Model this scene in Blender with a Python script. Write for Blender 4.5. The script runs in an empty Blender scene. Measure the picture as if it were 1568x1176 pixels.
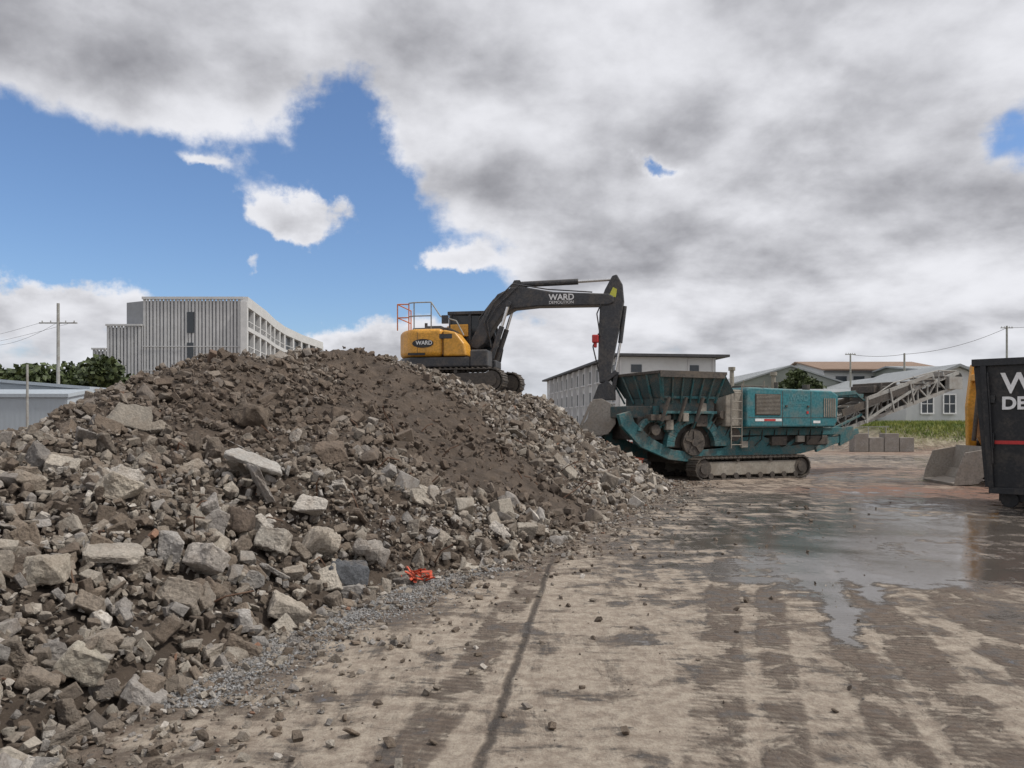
import bpy, bmesh, math, random
import numpy as np
from mathutils import Vector, Matrix
random.seed(7); rng=np.random.default_rng(11)
sc=bpy.context.scene
col=sc.collection
R=math.radians

# ------------------------------------------------------------ node helpers
class NT:
    def __init__(s,nt): s.nt=nt
    def n(s,t,**kw):
        nd=s.nt.nodes.new(t)
        for k,v in kw.items(): setattr(nd,k,v)
        return nd
    def set(s,sock,v):
        if v is None: return
        if isinstance(v,bpy.types.NodeSocket): s.nt.links.new(v,sock)
        else: sock.default_value=v
    def m(s,op,a,b=None,c=None,clamp=False):
        nd=s.n('ShaderNodeMath',operation=op,use_clamp=clamp)
        s.set(nd.inputs[0],a); s.set(nd.inputs[1],b)
        if c is not None: s.set(nd.inputs[2],c)
        return nd.outputs[0]
    def vm(s,op,a,b=None,sc=None):
        nd=s.n('ShaderNodeVectorMath',operation=op)
        s.set(nd.inputs[0],a); s.set(nd.inputs[1],b)
        if sc is not None: s.set(nd.inputs['Scale'],sc)
        return nd.outputs[0]
    def noise(s,vec,scale,detail=6,rough=.55,dist=0,out='Fac'):
        nd=s.n('ShaderNodeTexNoise'); s.set(nd.inputs['Vector'],vec)
        s.set(nd.inputs['Scale'],scale); s.set(nd.inputs['Detail'],detail)
        s.set(nd.inputs['Roughness'],rough); s.set(nd.inputs['Distortion'],dist)
        return nd.outputs[out]
    def ss(s,v,a,b,lo=0.,hi=1.,t='SMOOTHSTEP'):
        nd=s.n('ShaderNodeMapRange',interpolation_type=t)
        s.set(nd.inputs[0],v); s.set(nd.inputs[1],a); s.set(nd.inputs[2],b); s.set(nd.inputs[3],lo); s.set(nd.inputs[4],hi)
        return nd.outputs[0]
    def mix(s,f,a,b,bt='MIX'):
        nd=s.n('ShaderNodeMix',data_type='RGBA',blend_type=bt)
        s.set(nd.inputs[0],f)
        for i,v in ((6,a),(7,b)):
            if isinstance(v,tuple) and len(v)==3: v=(*v,1)
            s.set(nd.inputs[i],v)
        return nd.outputs[2]
    def bump(s,h,strength=.5,dist=.02,nrm=None):
        nd=s.n('ShaderNodeBump'); s.set(nd.inputs['Strength'],strength); s.set(nd.inputs['Distance'],dist); s.set(nd.inputs['Height'],h)
        if nrm is not None: s.set(nd.inputs['Normal'],nrm)
        return nd.outputs[0]
    def obj(s): return s.n('ShaderNodeTexCoord').outputs['Object']
    def attr(s,name,out='Fac'): return s.n('ShaderNodeAttribute',attribute_name=name).outputs[out]

def newmat(name):
    m=bpy.data.materials.new(name); m.use_nodes=True
    b=m.node_tree.nodes['Principled BSDF']
    return m,NT(m.node_tree),b
def paint(name,c,rough=.45,metal=0.,dirt=.35,dirtc=(.17,.14,.11),scale=2.5,bump=.15,var=.25):
    m,t,b=newmat(name); o=t.obj()
    n1=t.noise(o,scale,8,.65); n2=t.noise(o,scale*7,6,.6)
    cc=t.mix(t.ss(n2,.3,.7),tuple(x*(1-var) for x in c),tuple(min(1,x*(1+var)) for x in c))
    f=t.m('MULTIPLY',t.ss(t.m('ADD',n1,t.m('MULTIPLY',t.m('SUBTRACT',n2,.5),.5)),.42,.68),dirt)
    g=t.n('ShaderNodeNewGeometry').outputs['Normal']
    sep=t.n('ShaderNodeSeparateXYZ'); t.set(sep.inputs[0],g)
    up=t.m('MULTIPLY',t.ss(sep.outputs[2],.3,1),dirt*1.1)
    f=t.m('MAXIMUM',f,t.m('MULTIPLY',up,t.ss(n1,.3,.6)))
    t.set(b.inputs['Base Color'],t.mix(f,cc,dirtc))
    t.set(b.inputs['Roughness'],t.m('ADD',t.m('MULTIPLY',f,.4),rough,clamp=True))
    b.inputs['Metallic'].default_value=metal
    if bump: t.set(b.inputs['Normal'],t.bump(n2,bump,.01))
    return m
def plain(name,c,rough=.6,metal=0.):
    return paint(name,c,rough,metal,dirt=.1,var=.1,bump=.05)

# ------------------------------------------------------------ mesh builder
class B:
    def __init__(s): s.v=[]; s.f=[]
    def add(s,vs,fs):
        o=len(s.v); s.v+=[tuple(v) for v in vs]; s.f+=[tuple(i+o for i in f) for f in fs]; return s
    def box(s,x0,x1,y0,y1,z0,z1):
        return s.add([(x0,y0,z0),(x1,y0,z0),(x1,y1,z0),(x0,y1,z0),(x0,y0,z1),(x1,y0,z1),(x1,y1,z1),(x0,y1,z1)],
          [(0,3,2,1),(4,5,6,7),(0,1,5,4),(1,2,6,5),(2,3,7,6),(3,0,4,7)])
    def obox(s,c,ax,ay,az):
        c,ax,ay,az=map(Vector,(c,ax,ay,az)); vs=[]
        for dz in(-1,1):
            for dx,dy in((-1,-1),(1,-1),(1,1),(-1,1)): vs.append(c+ax*dx+ay*dy+az*dz)
        return s.add(vs,[(0,3,2,1),(4,5,6,7),(0,1,5,4),(1,2,6,5),(2,3,7,6),(3,0,4,7)])
    def beam(s,p0,p1,w,h):
        p0,p1=Vector(p0),Vector(p1); d=p1-p0; t=d.normalized()
        up=Vector((0,0,1)) if abs(t.z)<.95 else Vector((1,0,0))
        sd=t.cross(up).normalized(); u=sd.cross(t)
        return s.obox((p0+p1)/2,d/2,sd*w/2,u*h/2)
    def prism(s,pr,y0,y1,y0b=None):
        n=len(pr); vs=[(x,y0,z) for x,z in pr]+[(x,y1,z) for x,z in pr]
        fs=[tuple(range(n)),tuple(range(2*n-1,n-1,-1))]+[(i,i+n,(i+1)%n+n,(i+1)%n) for i in range(n)]
        return s.add(vs,fs)
    def zprism(s,pl,z0,z1,top=None):
        n=len(pl); tp=top or pl
        vs=[(x,y,z0) for x,y in pl]+[(x,y,z1) for x,y in tp]
        return s.add(vs,[tuple(range(n-1,-1,-1)),tuple(range(n,2*n))]+[(i,(i+1)%n,(i+1)%n+n,i+n) for i in range(n)])
    def cyl(s,p0,p1,r0,r1=None,n=12):
        if r1 is None: r1=r0
        p0,p1=Vector(p0),Vector(p1); t=(p1-p0).normalized()
        up=Vector((0,0,1)) if abs(t.z)<.9 else Vector((1,0,0))
        a=t.cross(up).normalized(); b=t.cross(a)
        vs=[]
        for p,r in((p0,r0),(p1,r1)):
            for i in range(n):
                q=2*math.pi*i/n; vs.append(p+a*(r*math.cos(q))+b*(r*math.sin(q)))
        return s.add(vs,[tuple(range(n)),tuple(range(2*n-1,n-1,-1))]+[(i,i+n,(i+1)%n+n,(i+1)%n) for i in range(n)])
    def tube(s,pts,r,n=8):
        for a,b in zip(pts[:-1],pts[1:]): s.cyl(a,b,r,r,n)
        return s
    def fin(s,name,mat,parent=None,bevel=0,seg=2,rz=0,loc=(0,0,0),smooth=False):
        me=bpy.data.meshes.new(name); me.from_pydata(s.v,[],s.f)
        bm=bmesh.new(); bm.from_mesh(me); bmesh.ops.recalc_face_normals(bm,faces=bm.faces); bm.to_mesh(me); bm.free()
        me.materials.append(mat)
        ob=bpy.data.objects.new(name,me); col.objects.link(ob)
        if parent: ob.parent=parent
        ob.location=loc; ob.rotation_euler=(0,0,rz)
        if bevel:
            md=ob.modifiers.new('bev','BEVEL'); md.width=bevel; md.segments=seg; md.limit_method='ANGLE'; md.angle_limit=R(35)
        if smooth:
            for p in me.polygons: p.use_smooth=True
        return ob
def empty(name,loc=(0,0,0),rz=0):
    e=bpy.data.objects.new(name,None); col.objects.link(e); e.location=loc; e.rotation_euler=(0,0,rz); e.empty_display_size=.3; return e
def text(name,s,size,loc,mat,parent,rot=(R(90),0,0),shear=0,ext=0.0,bold=0.0):
    cu=bpy.data.curves.new(name,'FONT'); cu.body=s; cu.size=size; cu.shear=shear; cu.offset=bold
    cu.materials.append(mat)
    ob=bpy.data.objects.new(name,cu); col.objects.link(ob); ob.parent=parent; ob.location=loc; ob.rotation_euler=rot; return ob

# ------------------------------------------------------------ numpy noise
def vn(x,y,seed=0):
    xi=np.floor(x).astype(np.int64); yi=np.floor(y).astype(np.int64); fx=x-xi; fy=y-yi
    fx=fx*fx*(3-2*fx); fy=fy*fy*(3-2*fy)
    def h(a,b):
        k=(a*374761393+b*668265263+seed*1442695041)&0xffffffff
        k=((k^(k>>13))*1274126177)&0xffffffff
        return ((k^(k>>16))&0xffff)/65535.
    return (h(xi,yi)*(1-fx)+h(xi+1,yi)*fx)*(1-fy)+(h(xi,yi+1)*(1-fx)+h(xi+1,yi+1)*fx)*fy
def fbm(x,y,o=5,seed=0,g=.5):
    r=0;a=1;t=0
    for i in range(o):
        r=r+a*vn(x*2**i,y*2**i,seed+i); t+=a; a*=g
    return r/t
def sst(v,a,b):
    t=np.clip((v-a)/(b-a),0,1); return t*t*(3-2*t)

# ------------------------------------------------------------ heights
ROWS=[(0,[(-3.0,0),(-4,.5),(-5.2,.85),(-6,.6),(-8,0)]),
(2,[(-2.6,0),(-3.6,.55),(-4.9,.95),(-6,.7),(-8,0)]),
(4,[(-2.35,0),(-3.3,.6),(-4.9,1.1),(-6.1,.8),(-8,0)]),
(6,[(-1.95,0),(-3.2,.75),(-5.0,1.32),(-6.2,.95),(-8,0)]),
(8,[(-1.2,0),(-3.0,.95),(-5.3,1.55),(-6.5,1.1),(-8.5,0)]),
(10,[(0.3,0),(-2.3,1.2),(-5.6,1.88),(-6.8,1.3),(-9,0)]),
(12,[(1.0,0),(-2.2,1.5),(-5.8,2.42),(-7.0,1.65),(-9,0)]),
(14,[(1.8,0),(-2.0,1.75),(-5.7,2.95),(-6.9,2.2),(-9,0)]),
(16,[(2.6,0),(-1.6,2.0),(-5.2,3.05),(-6.8,2.4),(-9.5,0)]),
(18,[(3.3,0),(-1.0,2.1),(-3.9,3.7),(-5.1,3.1),(-9,0)]),
(20,[(4.1,0),(0,2.15),(-3.2,3.35),(-5,2.9),(-9,0)]),
(22,[(4.6,0),(.8,2.3),(-2.6,2.95),(-5.6,2.7),(-9,0)]),
(24,[(3.6,0),(1.1,2.3),(-.2,2.62),(-5.8,2.6),(-9,0)]),
(27,[(3.2,0),(1.0,2.1),(-.5,2.6),(-5.8,2.5),(-9,0)]),
(31,[(1,0),(-1,.8),(-3,1.5),(-6,1.4),(-9,0)]),
(34,[(1,0),(-1,0),(-3,0),(-6,0),(-9,0)])]
RY=np.array([r[0] for r in ROWS],float)
def pileraw(x,y):
    px=[np.interp(y,RY,[r[1][k][0] for r in ROWS]) for k in range(5)]
    ph=[np.interp(y,RY,[r[1][k][1] for r in ROWS]) for k in range(5)]
    h=np.full(np.shape(x),-.3)
    for k in range(4):
        a,b=px[k],px[k+1]
        t=(x-a)/(b-a); msk=(t>=0)&(t<=1)
        h=np.where(msk,ph[k]+(ph[k+1]-ph[k])*t,h)
    h=np.where((y<0)|(y>34),-.3,h)
    return h,px[0]
def pile(x,y):
    h,xb=pileraw(x,y)
    h2=(h+pileraw(x+.25,y)[0]+pileraw(x-.25,y)[0]+pileraw(x,y+.5)[0]+pileraw(x,y-.5)[0])/5
    amp=np.clip(h2,0,1)
    return h2+amp*((fbm(x*.9,y*.9,4,3)-.5)*.45+(fbm(x*3,y*3,4,9)-.5)*.26)
def dirtmask(x,y):
    ax,ay,bx,by=-3.8,18.2,-.7,13.6
    t=np.clip(((x-ax)*(bx-ax)+(y-ay)*(by-ay))/((bx-ax)**2+(by-ay)**2),0,1)
    d=np.hypot(x-ax-(bx-ax)*t,y-ay-(by-ay)*t)/(1.2+.7*t)
    w=(fbm(x*1.1,y*1.1,4,21)-.5)*1.2
    a=1-sst(d+w,.65,1.4)
    e=np.hypot((x+4.2)/2.4,(y-12.6)/3.2)
    b=(1-sst(e+w,.4,1.5))*.6
    return np.maximum(a,b)
def gz(x,y):
    bank=sst(y+(x-25)*.12,46,50)*sst(x,20.5,24.5)*1.65
    near=(fbm(x*.6,y*.6,3,31)-.5)*.05*(1-sst(y,20,40))
    return bank+near

def gridmesh(name,xs,ys,zf):
    X,Y=np.meshgrid(xs,ys); Z=zf(X,Y); nx,ny=len(xs),len(ys)
    co=np.stack([X,Y,Z],-1).reshape(-1,3)
    i=(np.arange(ny-1)[:,None]*nx+np.arange(nx-1)[None,:]).ravel()
    f=np.stack([i,i+1,i+1+nx,i+nx],1)
    me=bpy.data.meshes.new(name); me.vertices.add(len(co)); me.vertices.foreach_set('co',co.ravel().astype(np.float32))
    me.loops.add(f.size); me.loops.foreach_set('vertex_index',f.ravel().astype(np.int32))
    me.polygons.add(len(f)); me.polygons.foreach_set('loop_start',(np.arange(len(f))*4).astype(np.int32))
    me.update(calc_edges=True); me.polygons.foreach_set('use_smooth',np.ones(len(f),bool))
    return me,X.ravel(),Y.ravel()
def fattr(me,name,v):
    a=me.attributes.new(name,'FLOAT','POINT'); a.data.foreach_set('value',np.asarray(v,np.float32))

# ------------------------------------------------------------ ground
def seq(a,b,d,lo,hi,g=1.13):
    c=list(np.arange(a,b,d)); s=d; x=c[-1]
    while x<hi: s*=g; x+=s; c.append(x)
    s=d; x=a; pre=[]
    while x>lo: s*=g; x-=s; pre.append(x)
    return np.array(pre[::-1]+c)
gx=seq(-5,15,.07,-900,900); gy=seq(2.5,26,.07,-300,1500)
gme,GX,GY=gridmesh('ground',gx,gy,gz)
def blob(x,y,cx,cy,rx,ry,rot=0):
    c,s=math.cos(rot),math.sin(rot); dx,dy=x-cx,y-cy
    return np.exp(-((dx*c+dy*s)/rx)**2-((-dx*s+dy*c)/ry)**2)
def seg(x,y,ax,ay,bx,by,w):
    t=np.clip(((x-ax)*(bx-ax)+(y-ay)*(by-ay))/((bx-ax)**2+(by-ay)**2),0,1)
    return np.exp(-(np.hypot(x-ax-(bx-ax)*t,y-ay-(by-ay)*t)/w)**2)
wx=GX+(fbm(GX*.8,GY*.8,4,5)-.5)*1.8; wy=GY+(fbm(GX*.8,GY*.8,4,6)-.5)*2.6
wet=.42*blob(wx,wy,4.9,12.6,3.2,4.6)+.46*blob(wx,wy,8.0,12.4,2.8,2.0)+.44*blob(wx,wy,3.7,10.0,1.9,1.6)+.34*blob(wx,wy,7.5,17.5,4.5,2.6)\
   +.5*blob(wx,wy,17,37,7,3)+.5*blob(wx,wy,11,24,4,3)+.55*blob(wx,wy,20,30,6,3)+.36*blob(wx,wy,6.6,9.1,3.0,1.3)+.3*blob(wx,wy,12,14,4,4)
wet+=.76*seg(wx*.2+GX*.8,GY,3.55,9.2,2.62,5.9,.13)+.64*seg(wx*.2+GX*.8,GY,4.0,9.2,3.45,7.3,.09)
fattr(gme,'wet',wet)
mud=.75*blob(wx,wy,10.8,19,4,2.5)+.5*blob(wx,wy,6,13,6,6)+.45*blob(wx,wy,6,7,3,2)
hh,xb=pileraw(GX,GY); dpile=np.clip(GX-xb,0,9)
mud+=.6*np.exp(-dpile/.8)*((GY>0)&(GY<30))
mud+=.4*sst(GY,16,30)
fattr(gme,'mud',mud)
fattr(gme,'red',blob(wx,wy,10.6,18.5,3.4,2.4)+.8*blob(wx,wy,13,26,7,5)+.6*blob(wx,wy,22,44,6,3)+.45*blob(wx,wy,9,10,3,2))
fattr(gme,'grass',sst(GX,22,25)*sst(GY+(GX-25)*.12,47.8,49.5)+sst(np.hypot(GX,GY),170,220))
g,t,b=newmat('ground_mat'); o=t.obj()
sp_=t.n('ShaderNodeSeparateXYZ'); t.set(sp_.inputs[0],o); ox,oy=sp_.outputs[0],sp_.outputs[1]
mp=t.n('ShaderNodeMapping'); t.set(mp.inputs[0],o); mp.inputs['Scale'].default_value=(2.8,.5,1); mp.inputs['Rotation'].default_value=(0,0,R(16))
mp2=t.n('ShaderNodeMapping'); t.set(mp2.inputs[0],o); mp2.inputs['Scale'].default_value=(.8,2.1,1); mp2.inputs['Rotation'].default_value=(0,0,R(-12))
ns=t.noise(mp.outputs[0],1.3,8,.66,.4); nh=t.noise(mp2.outputs[0],1.0,9,.7,1.0)
nb=t.noise(o,.55,8,.6); nf=t.noise(o,9,10,.7); nff=t.noise(o,70,6,.7); nm=t.noise(o,2.4,10,.7,.6)
base=t.mix(t.ss(nf,.35,.66),(.255,.205,.162),(.43,.37,.30))
base=t.mix(t.m('MULTIPLY',t.ss(nff,.45,.7),.4),base,(.14,.11,.085))
mm=t.m('ADD',t.m('ADD',t.m('MULTIPLY',ns,.7),t.m('MULTIPLY',nb,.55)),t.m('ADD',t.m('MULTIPLY',nh,1.2),t.m('MULTIPLY',nm,.95)))
mm=t.m('ADD',mm,t.m('MULTIPLY',t.attr('mud'),.42))
def band(a,bb,w,soft=.06):
    d=t.m('ABSOLUTE',t.m('ADD',t.m('SUBTRACT',ox,t.m('MULTIPLY',oy,bb)),t.m('SUBTRACT',t.m('MULTIPLY',t.m('SUBTRACT',nb,.5),.25),a)))
    return t.ss(d,w+soft,w,0.,1.)
lug=t.m('SINE',t.m('ADD',t.m('MULTIPLY',oy,95.),t.m('MULTIPLY',ox,20.)))
lug=t.ss(lug,-.2,.5)
near=t.m('MULTIPLY',t.ss(oy,14,10),t.ss(oy,2.5,3.5))
tr=None
for a,bb,w in((-.11,.29,.13),(.19,.31,.10),(1.35,.29,.16),(.90,.29,.11),(2.1,.29,.2),(-1.2,.17,.12)):
    x_=band(a,bb,w); tr=x_ if tr is None else t.m('MAXIMUM',tr,x_)
tr=t.m('MULTIPLY',tr,near)
trk=t.m('MULTIPLY',tr,t.ss(nm,.36,.56))
mm=t.m('ADD',mm,t.m('MULTIPLY',trk,.20))
mudf=t.ss(mm,1.74,2.0)
mudc=t.mix(t.ss(nf,.3,.7),(.090,.065,.049),(.18,.135,.102))
mudc=t.mix(t.m('MULTIPLY',t.attr('red'),.85,clamp=True),mudc,(.23,.115,.075))
c=t.mix(t.m('MULTIPLY',mudf,.88),base,mudc)
c=t.mix(t.m('MULTIPLY',t.attr('red'),.45,clamp=True),c,(.24,.12,.08))
c=t.mix(t.m('MULTIPLY',t.m('MULTIPLY',trk,lug),.42),c,(.10,.075,.058))
jd=t.m('ABSOLUTE',t.m('ADD',t.m('SUBTRACT',t.m('ADD',ox,.60),t.m('MULTIPLY',oy,.1135)),t.m('MULTIPLY',t.m('SUBTRACT',nm,.5),.14)))
joint=t.m('MULTIPLY',t.m('MULTIPLY',t.ss(jd,.045,.008),t.ss(oy,11,8.5)),t.ss(nf,.32,.5,.3,.9))
c=t.mix(joint,c,(.05,.038,.030))
wv=t.m('ADD',t.attr('wet'),t.m('ADD',t.m('MULTIPLY',t.m('SUBTRACT',nh,.5),1.9),t.m('ADD',t.m('MULTIPLY',t.m('SUBTRACT',ns,.5),1.0),t.m('ADD',t.m('MULTIPLY',t.m('SUBTRACT',nm,.5),1.9),t.m('MULTIPLY',t.m('SUBTRACT',nf,.5),.9)))))
damp=t.ss(wv,.14,.38); pud=t.ss(wv,.42,.50)
c=t.mix(t.m('MULTIPLY',damp,.78),c,t.mix(t.m('MULTIPLY',t.attr('red'),.7,clamp=True),(.080,.069,.060),(.12,.07,.05)))
c=t.mix(t.m('MULTIPLY',pud,.5),c,(.10,.092,.082))
gf=t.m('MULTIPLY',t.attr('grass'),t.ss(nf,.38,.52),clamp=True)
c=t.mix(gf,c,t.mix(nf,(.05,.09,.015),(.20,.22,.05)))
t.set(b.inputs['Base Color'],c)
r=t.m('SUBTRACT',.88,t.m('ADD',t.m('MULTIPLY',damp,.46),t.m('MULTIPLY',pud,.38)),clamp=True)
t.set(b.inputs['Roughness'],r)
hgt=t.m('ADD',t.m('ADD',t.m('MULTIPLY',nff,.25),nf),t.m('ADD',t.m('MULTIPLY',mudf,.6),t.m('ADD',ns,t.m('MULTIPLY',nm,1.0))))
hgt=t.m('ADD',hgt,t.m('MULTIPLY',t.m('MULTIPLY',trk,lug),.25))
hgt=t.m('SUBTRACT',hgt,t.m('MULTIPLY',joint,.8))
t.set(b.inputs['Normal'],t.bump(hgt,t.ss(pud,0,1,.9,.04),.04))
gme.materials.append(g)
go=bpy.data.objects.new('ground',gme); col.objects.link(go)

# ------------------------------------------------------------ rock templates
from mathutils import noise as mnoise
def rock_template(kind,seed):
    r=random.Random(seed); bm=bmesh.new()
    dx,dy,dz=1,r.uniform(.55,.95),r.uniform(.35,.8)
    if seed%4==0: dz=r.uniform(.14,.26)
    lo=.3 if seed%3 else .6
    for sx in(-1,1):
        for sy in(-1,1):
            for sz in(-1,1):
                j=lambda:r.uniform(lo,1)
                bm.verts.new((sx*dx*.5*j(),sy*dy*.5*j(),sz*dz*.5*j()))
    for _ in range(r.randint(3,7)):
        v=Vector((r.gauss(0,1),r.gauss(0,1),r.gauss(0,1))).normalized()
        bm.verts.new((v.x*dx*.53,v.y*dy*.53,v.z*dz*.53))
    bmesh.ops.convex_hull(bm,input=bm.verts[:])
    bmesh.ops.delete(bm,geom=[v for v in bm.verts if not v.link_faces],context='VERTS')
    if kind>=1:
        bmesh.ops.dissolve_limit(bm,angle_limit=R(12),verts=bm.verts[:],edges=bm.edges[:])
        bmesh.ops.bevel(bm,geom=bm.edges[:],offset=.022,segments=1,affect='EDGES',profile=.5)
    bmesh.ops.triangulate(bm,faces=bm.faces[:])
    if kind>=2:
        for k in range(4):
            es=[e for e in bm.edges if e.calc_length()>.07]
            if not es: break
            bmesh.ops.subdivide_edges(bm,edges=es,cuts=1)
            bmesh.ops.triangulate(bm,faces=[f for f in bm.faces if len(f.verts)>3])
        off=Vector((seed*3.1,seed*1.7,0))
        bm.normal_update()
        for v in bm.verts:
            n=mnoise.fractal(v.co*3+off,1,2,4)*.035+mnoise.fractal(v.co*13+off,1,2,3)*.018
            v.co+=v.normal*n
    bm.verts.ensure_lookup_table()
    V=np.array([v.co[:] for v in bm.verts]); F=np.array([[v.index for v in f.verts] for f in bm.faces]); bm.free()
    return V,F
T0=[rock_template(0,i) for i in range(1,25)]
T1=[rock_template(1,i) for i in range(30,58)]
T2=[rock_template(2,i) for i in range(60,78)]
def quatmats(n):
    q=rng.normal(size=(n,4)); q/=np.linalg.norm(q,axis=1)[:,None]; w,x,y,z=q.T
    return np.stack([1-2*(y*y+z*z),2*(x*y-z*w),2*(x*z+y*w),2*(x*y+z*w),1-2*(x*x+z*z),2*(y*z-x*w),2*(x*z-y*w),2*(y*z+x*w),1-2*(x*x+y*y)],1).reshape(n,3,3)
def scatter(name,TS,pos,size,colr,mat,parent=None,flat=0.0,Rm=None):
    n=len(pos); tid=rng.integers(0,len(TS),n)
    if Rm is None: Rm=quatmats(n)
    VV=[];FF=[];CC=[];o=0
    for k,(V,F) in enumerate(TS):
        ix=np.where(tid==k)[0]
        if len(ix)==0: continue
        P=np.einsum('nij,vj->nvi',Rm[ix],V)*size[ix][:,None,None]
        if flat: P[:,:,2]*=(1-flat)
        P=P+pos[ix][:,None,:]
        VV.append(P.reshape(-1,3)); CC.append(np.repeat(colr[ix],len(V),0))
        FF.append((F[None]+(np.arange(len(ix))*len(V))[:,None,None]+o).reshape(-1,3)); o+=len(ix)*len(V)
    V=np.concatenate(VV);F=np.concatenate(FF);C=np.concatenate(CC)
    me=bpy.data.meshes.new(name); me.vertices.add(len(V)); me.vertices.foreach_set('co',V.ravel().astype(np.float32))
    me.loops.add(F.size); me.loops.foreach_set('vertex_index',F.ravel().astype(np.int32))
    me.polygons.add(len(F)); me.polygons.foreach_set('loop_start',(np.arange(len(F))*3).astype(np.int32))
    me.polygons.foreach_set('use_smooth',np.zeros(len(F),bool))
    me.update(calc_edges=True)
    a=me.attributes.new('col','FLOAT_COLOR','POINT'); a.data.foreach_set('color',np.concatenate([C,np.ones((len(C),1))],1).astype(np.float32).ravel())
    me.materials.append(mat); ob=bpy.data.objects.new(name,me); col.objects.link(ob)
    if parent: ob.parent=parent
    return ob
rm,t,b=newmat('broken_concrete'); o=t.obj()
n1=t.noise(o,7,8,.65); n2=t.noise(o,45,8,.7); n3=t.noise(o,150,3,.6); n0=t.noise(o,2.2,5,.6)
cc=t.attr('col','Color')
v=t.ss(n1,.3,.7,.75,1.25); vv=t.m('MULTIPLY',v,t.ss(n2,.3,.7,.72,1.22))
c=t.vm('SCALE',cc,None,vv)
dust=t.m('MULTIPLY',t.ss(t.m('ADD',n1,t.m('MULTIPLY',t.m('SUBTRACT',n0,.5),.8)),.46,.68),.5)
c=t.mix(dust,c,(.15,.115,.086))
c=t.mix(t.m('MULTIPLY',t.ss(n3,.6,.72),.3),c,(.38,.35,.31))
t.set(b.inputs['Base Color'],c); b.inputs['Roughness'].default_value=.92
t.set(b.inputs['Normal'],t.bump(t.m('ADD',n1,t.m('ADD',t.m('MULTIPLY',n2,.7),t.m('MULTIPLY',n3,.25))),.85,.035))
dm,t,b=newmat('soil'); o=t.obj()
n1=t.noise(o,3,9,.65); n2=t.noise(o,30,8,.75)
c=t.mix(t.ss(n1,.3,.7),(.062,.046,.035),(.130,.098,.074)); c=t.mix(t.m('MULTIPLY',t.ss(n2,.52,.7),.6),c,(.21,.17,.13))
t.set(b.inputs['Base Color'],c); b.inputs['Roughness'].default_value=.95
t.set(b.inputs['Normal'],t.bump(t.m('ADD',n1,n2),.9,.06))

PAL=np.array([(.41,.37,.315),(.34,.298,.25),(.25,.21,.17),(.54,.50,.45),(.155,.122,.095),(.33,.31,.29),(.11,.10,.09),(.21,.168,.13),(.32,.17,.11)])
PW=np.array([.18,.19,.17,.11,.11,.12,.03,.12,.004]); PW/=PW.sum()
def cols(n,brown=None):
    c=PAL[rng.choice(len(PAL),n,p=PW)]*rng.uniform(.72,1.2,(n,1))
    if brown is not None: c=c*(1-brown[:,None])+np.array([.122,.092,.070])*brown[:,None]*rng.uniform(.8,1.4,(n,1))
    return c
pileE=empty('rubble_pile')
px_=np.arange(-10,5.2,.07); py_=np.arange(0,34,.08)
dme,DX,DY=gridmesh('dirt_mound',px_,py_,lambda x,y:pile(x,y)-.03+np.clip(pile(x,y),0,1)*(fbm(x*9,y*9,3,77)-.5)*.12-.02)
dme.materials.append(dm); dob=bpy.data.objects.new('dirt_mound',dme); col.objects.link(dob); dob.parent=pileE

def sample(n,ylo,yhi,extra=.0):
    y=rng.uniform(ylo,yhi,n); _,xb=pileraw(np.zeros(n),y)
    xc=np.interp(y,RY,[r[1][3][0]-.6 for r in ROWS])
    x=xb+extra-rng.random(n)*(xb+extra-xc)
    return x,y
def place(n,ylo,yhi,smin,smax,pw,TS,name,keepdirt=.1,flat=0,extra=0.1,big=False):
    x,y=sample(n,ylo,yhi,extra)
    d=dirtmask(x,y); keep=rng.random(n)>d*(1-keepdirt)
    keep&=~((y>22.9)&(y<27)&(x>-4.6)&(x<.35)&(rng.random(n)<.75 if not big else True))
    _,xb=pileraw(x,y); rel=(xb-x)
    if big: keep&=rng.random(n)<np.clip(1.15-rel/4.5,.12,1)
    x,y,d,rel=x[keep],y[keep],d[keep],rel[keep]; n=len(x)
    u=rng.random(n); s=smin*(smax/smin)**(u**pw)
    z=pile(x,y); z=np.where(z<0,gz(x,y),z)+s*.12
    br=np.clip(d*.95+rng.random(n)**1.6*.4+.2*sst(rel,1.4,4.2)-(.12 if big else 0),0,1)
    return scatter(name,TS,np.stack([x,y,z],1),s,cols(n,br),rm,pileE,flat)
place(12000,2.6,11,.025,.08,1.2,T0,'rubble_small_near',.4)
place(12500,10,28,.04,.11,1.2,T0,'rubble_small_far',.3)
place(3600,2.6,12,.08,.19,1.5,T1,'rubble_medium_near',.1)
place(7000,11,27.5,.10,.24,1.6,T1,'rubble_medium_far',.06)
place(640,3,11,.18,.36,1.4,T2,'rubble_large_near',.1,big=True)
place(750,10,24,.22,.44,1.5,T1,'rubble_large_far',.03,big=True)
def boulder(name,x,y,sx,sy,sz,rot,c,k,dz=.08):
    V,F=T2[k]; V=V*np.array([sx,sy,sz])/np.ptp(V,axis=0); M=np.array(Matrix.Rotation(rot[2],3,'Z')@Matrix.Rotation(rot[1],3,'Y')@Matrix.Rotation(rot[0],3,'X'))
    V=V@M.T+np.array([x,y,float(max(pile(np.array([x]),np.array([y]))[0],0))+dz])
    me=bpy.data.meshes.new(name); me.from_pydata(V.tolist(),[],F.tolist())
    a=me.attributes.new('col','FLOAT_COLOR','POINT'); a.data.foreach_set('color',np.tile([*c,1],len(V)).astype(np.float32))
    me.materials.append(rm); ob=bpy.data.objects.new(name,me); col.objects.link(ob); ob.parent=pileE
boulder('slab',-2.85,8.6,.72,.4,.09,(.35,.35,.3),(.46,.44,.41),0,.2)
boulder('slab_small',-2.7,8.3,.5,.32,.09,(.3,1.1,.8),(.36,.33,.30),6,.15)
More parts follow.
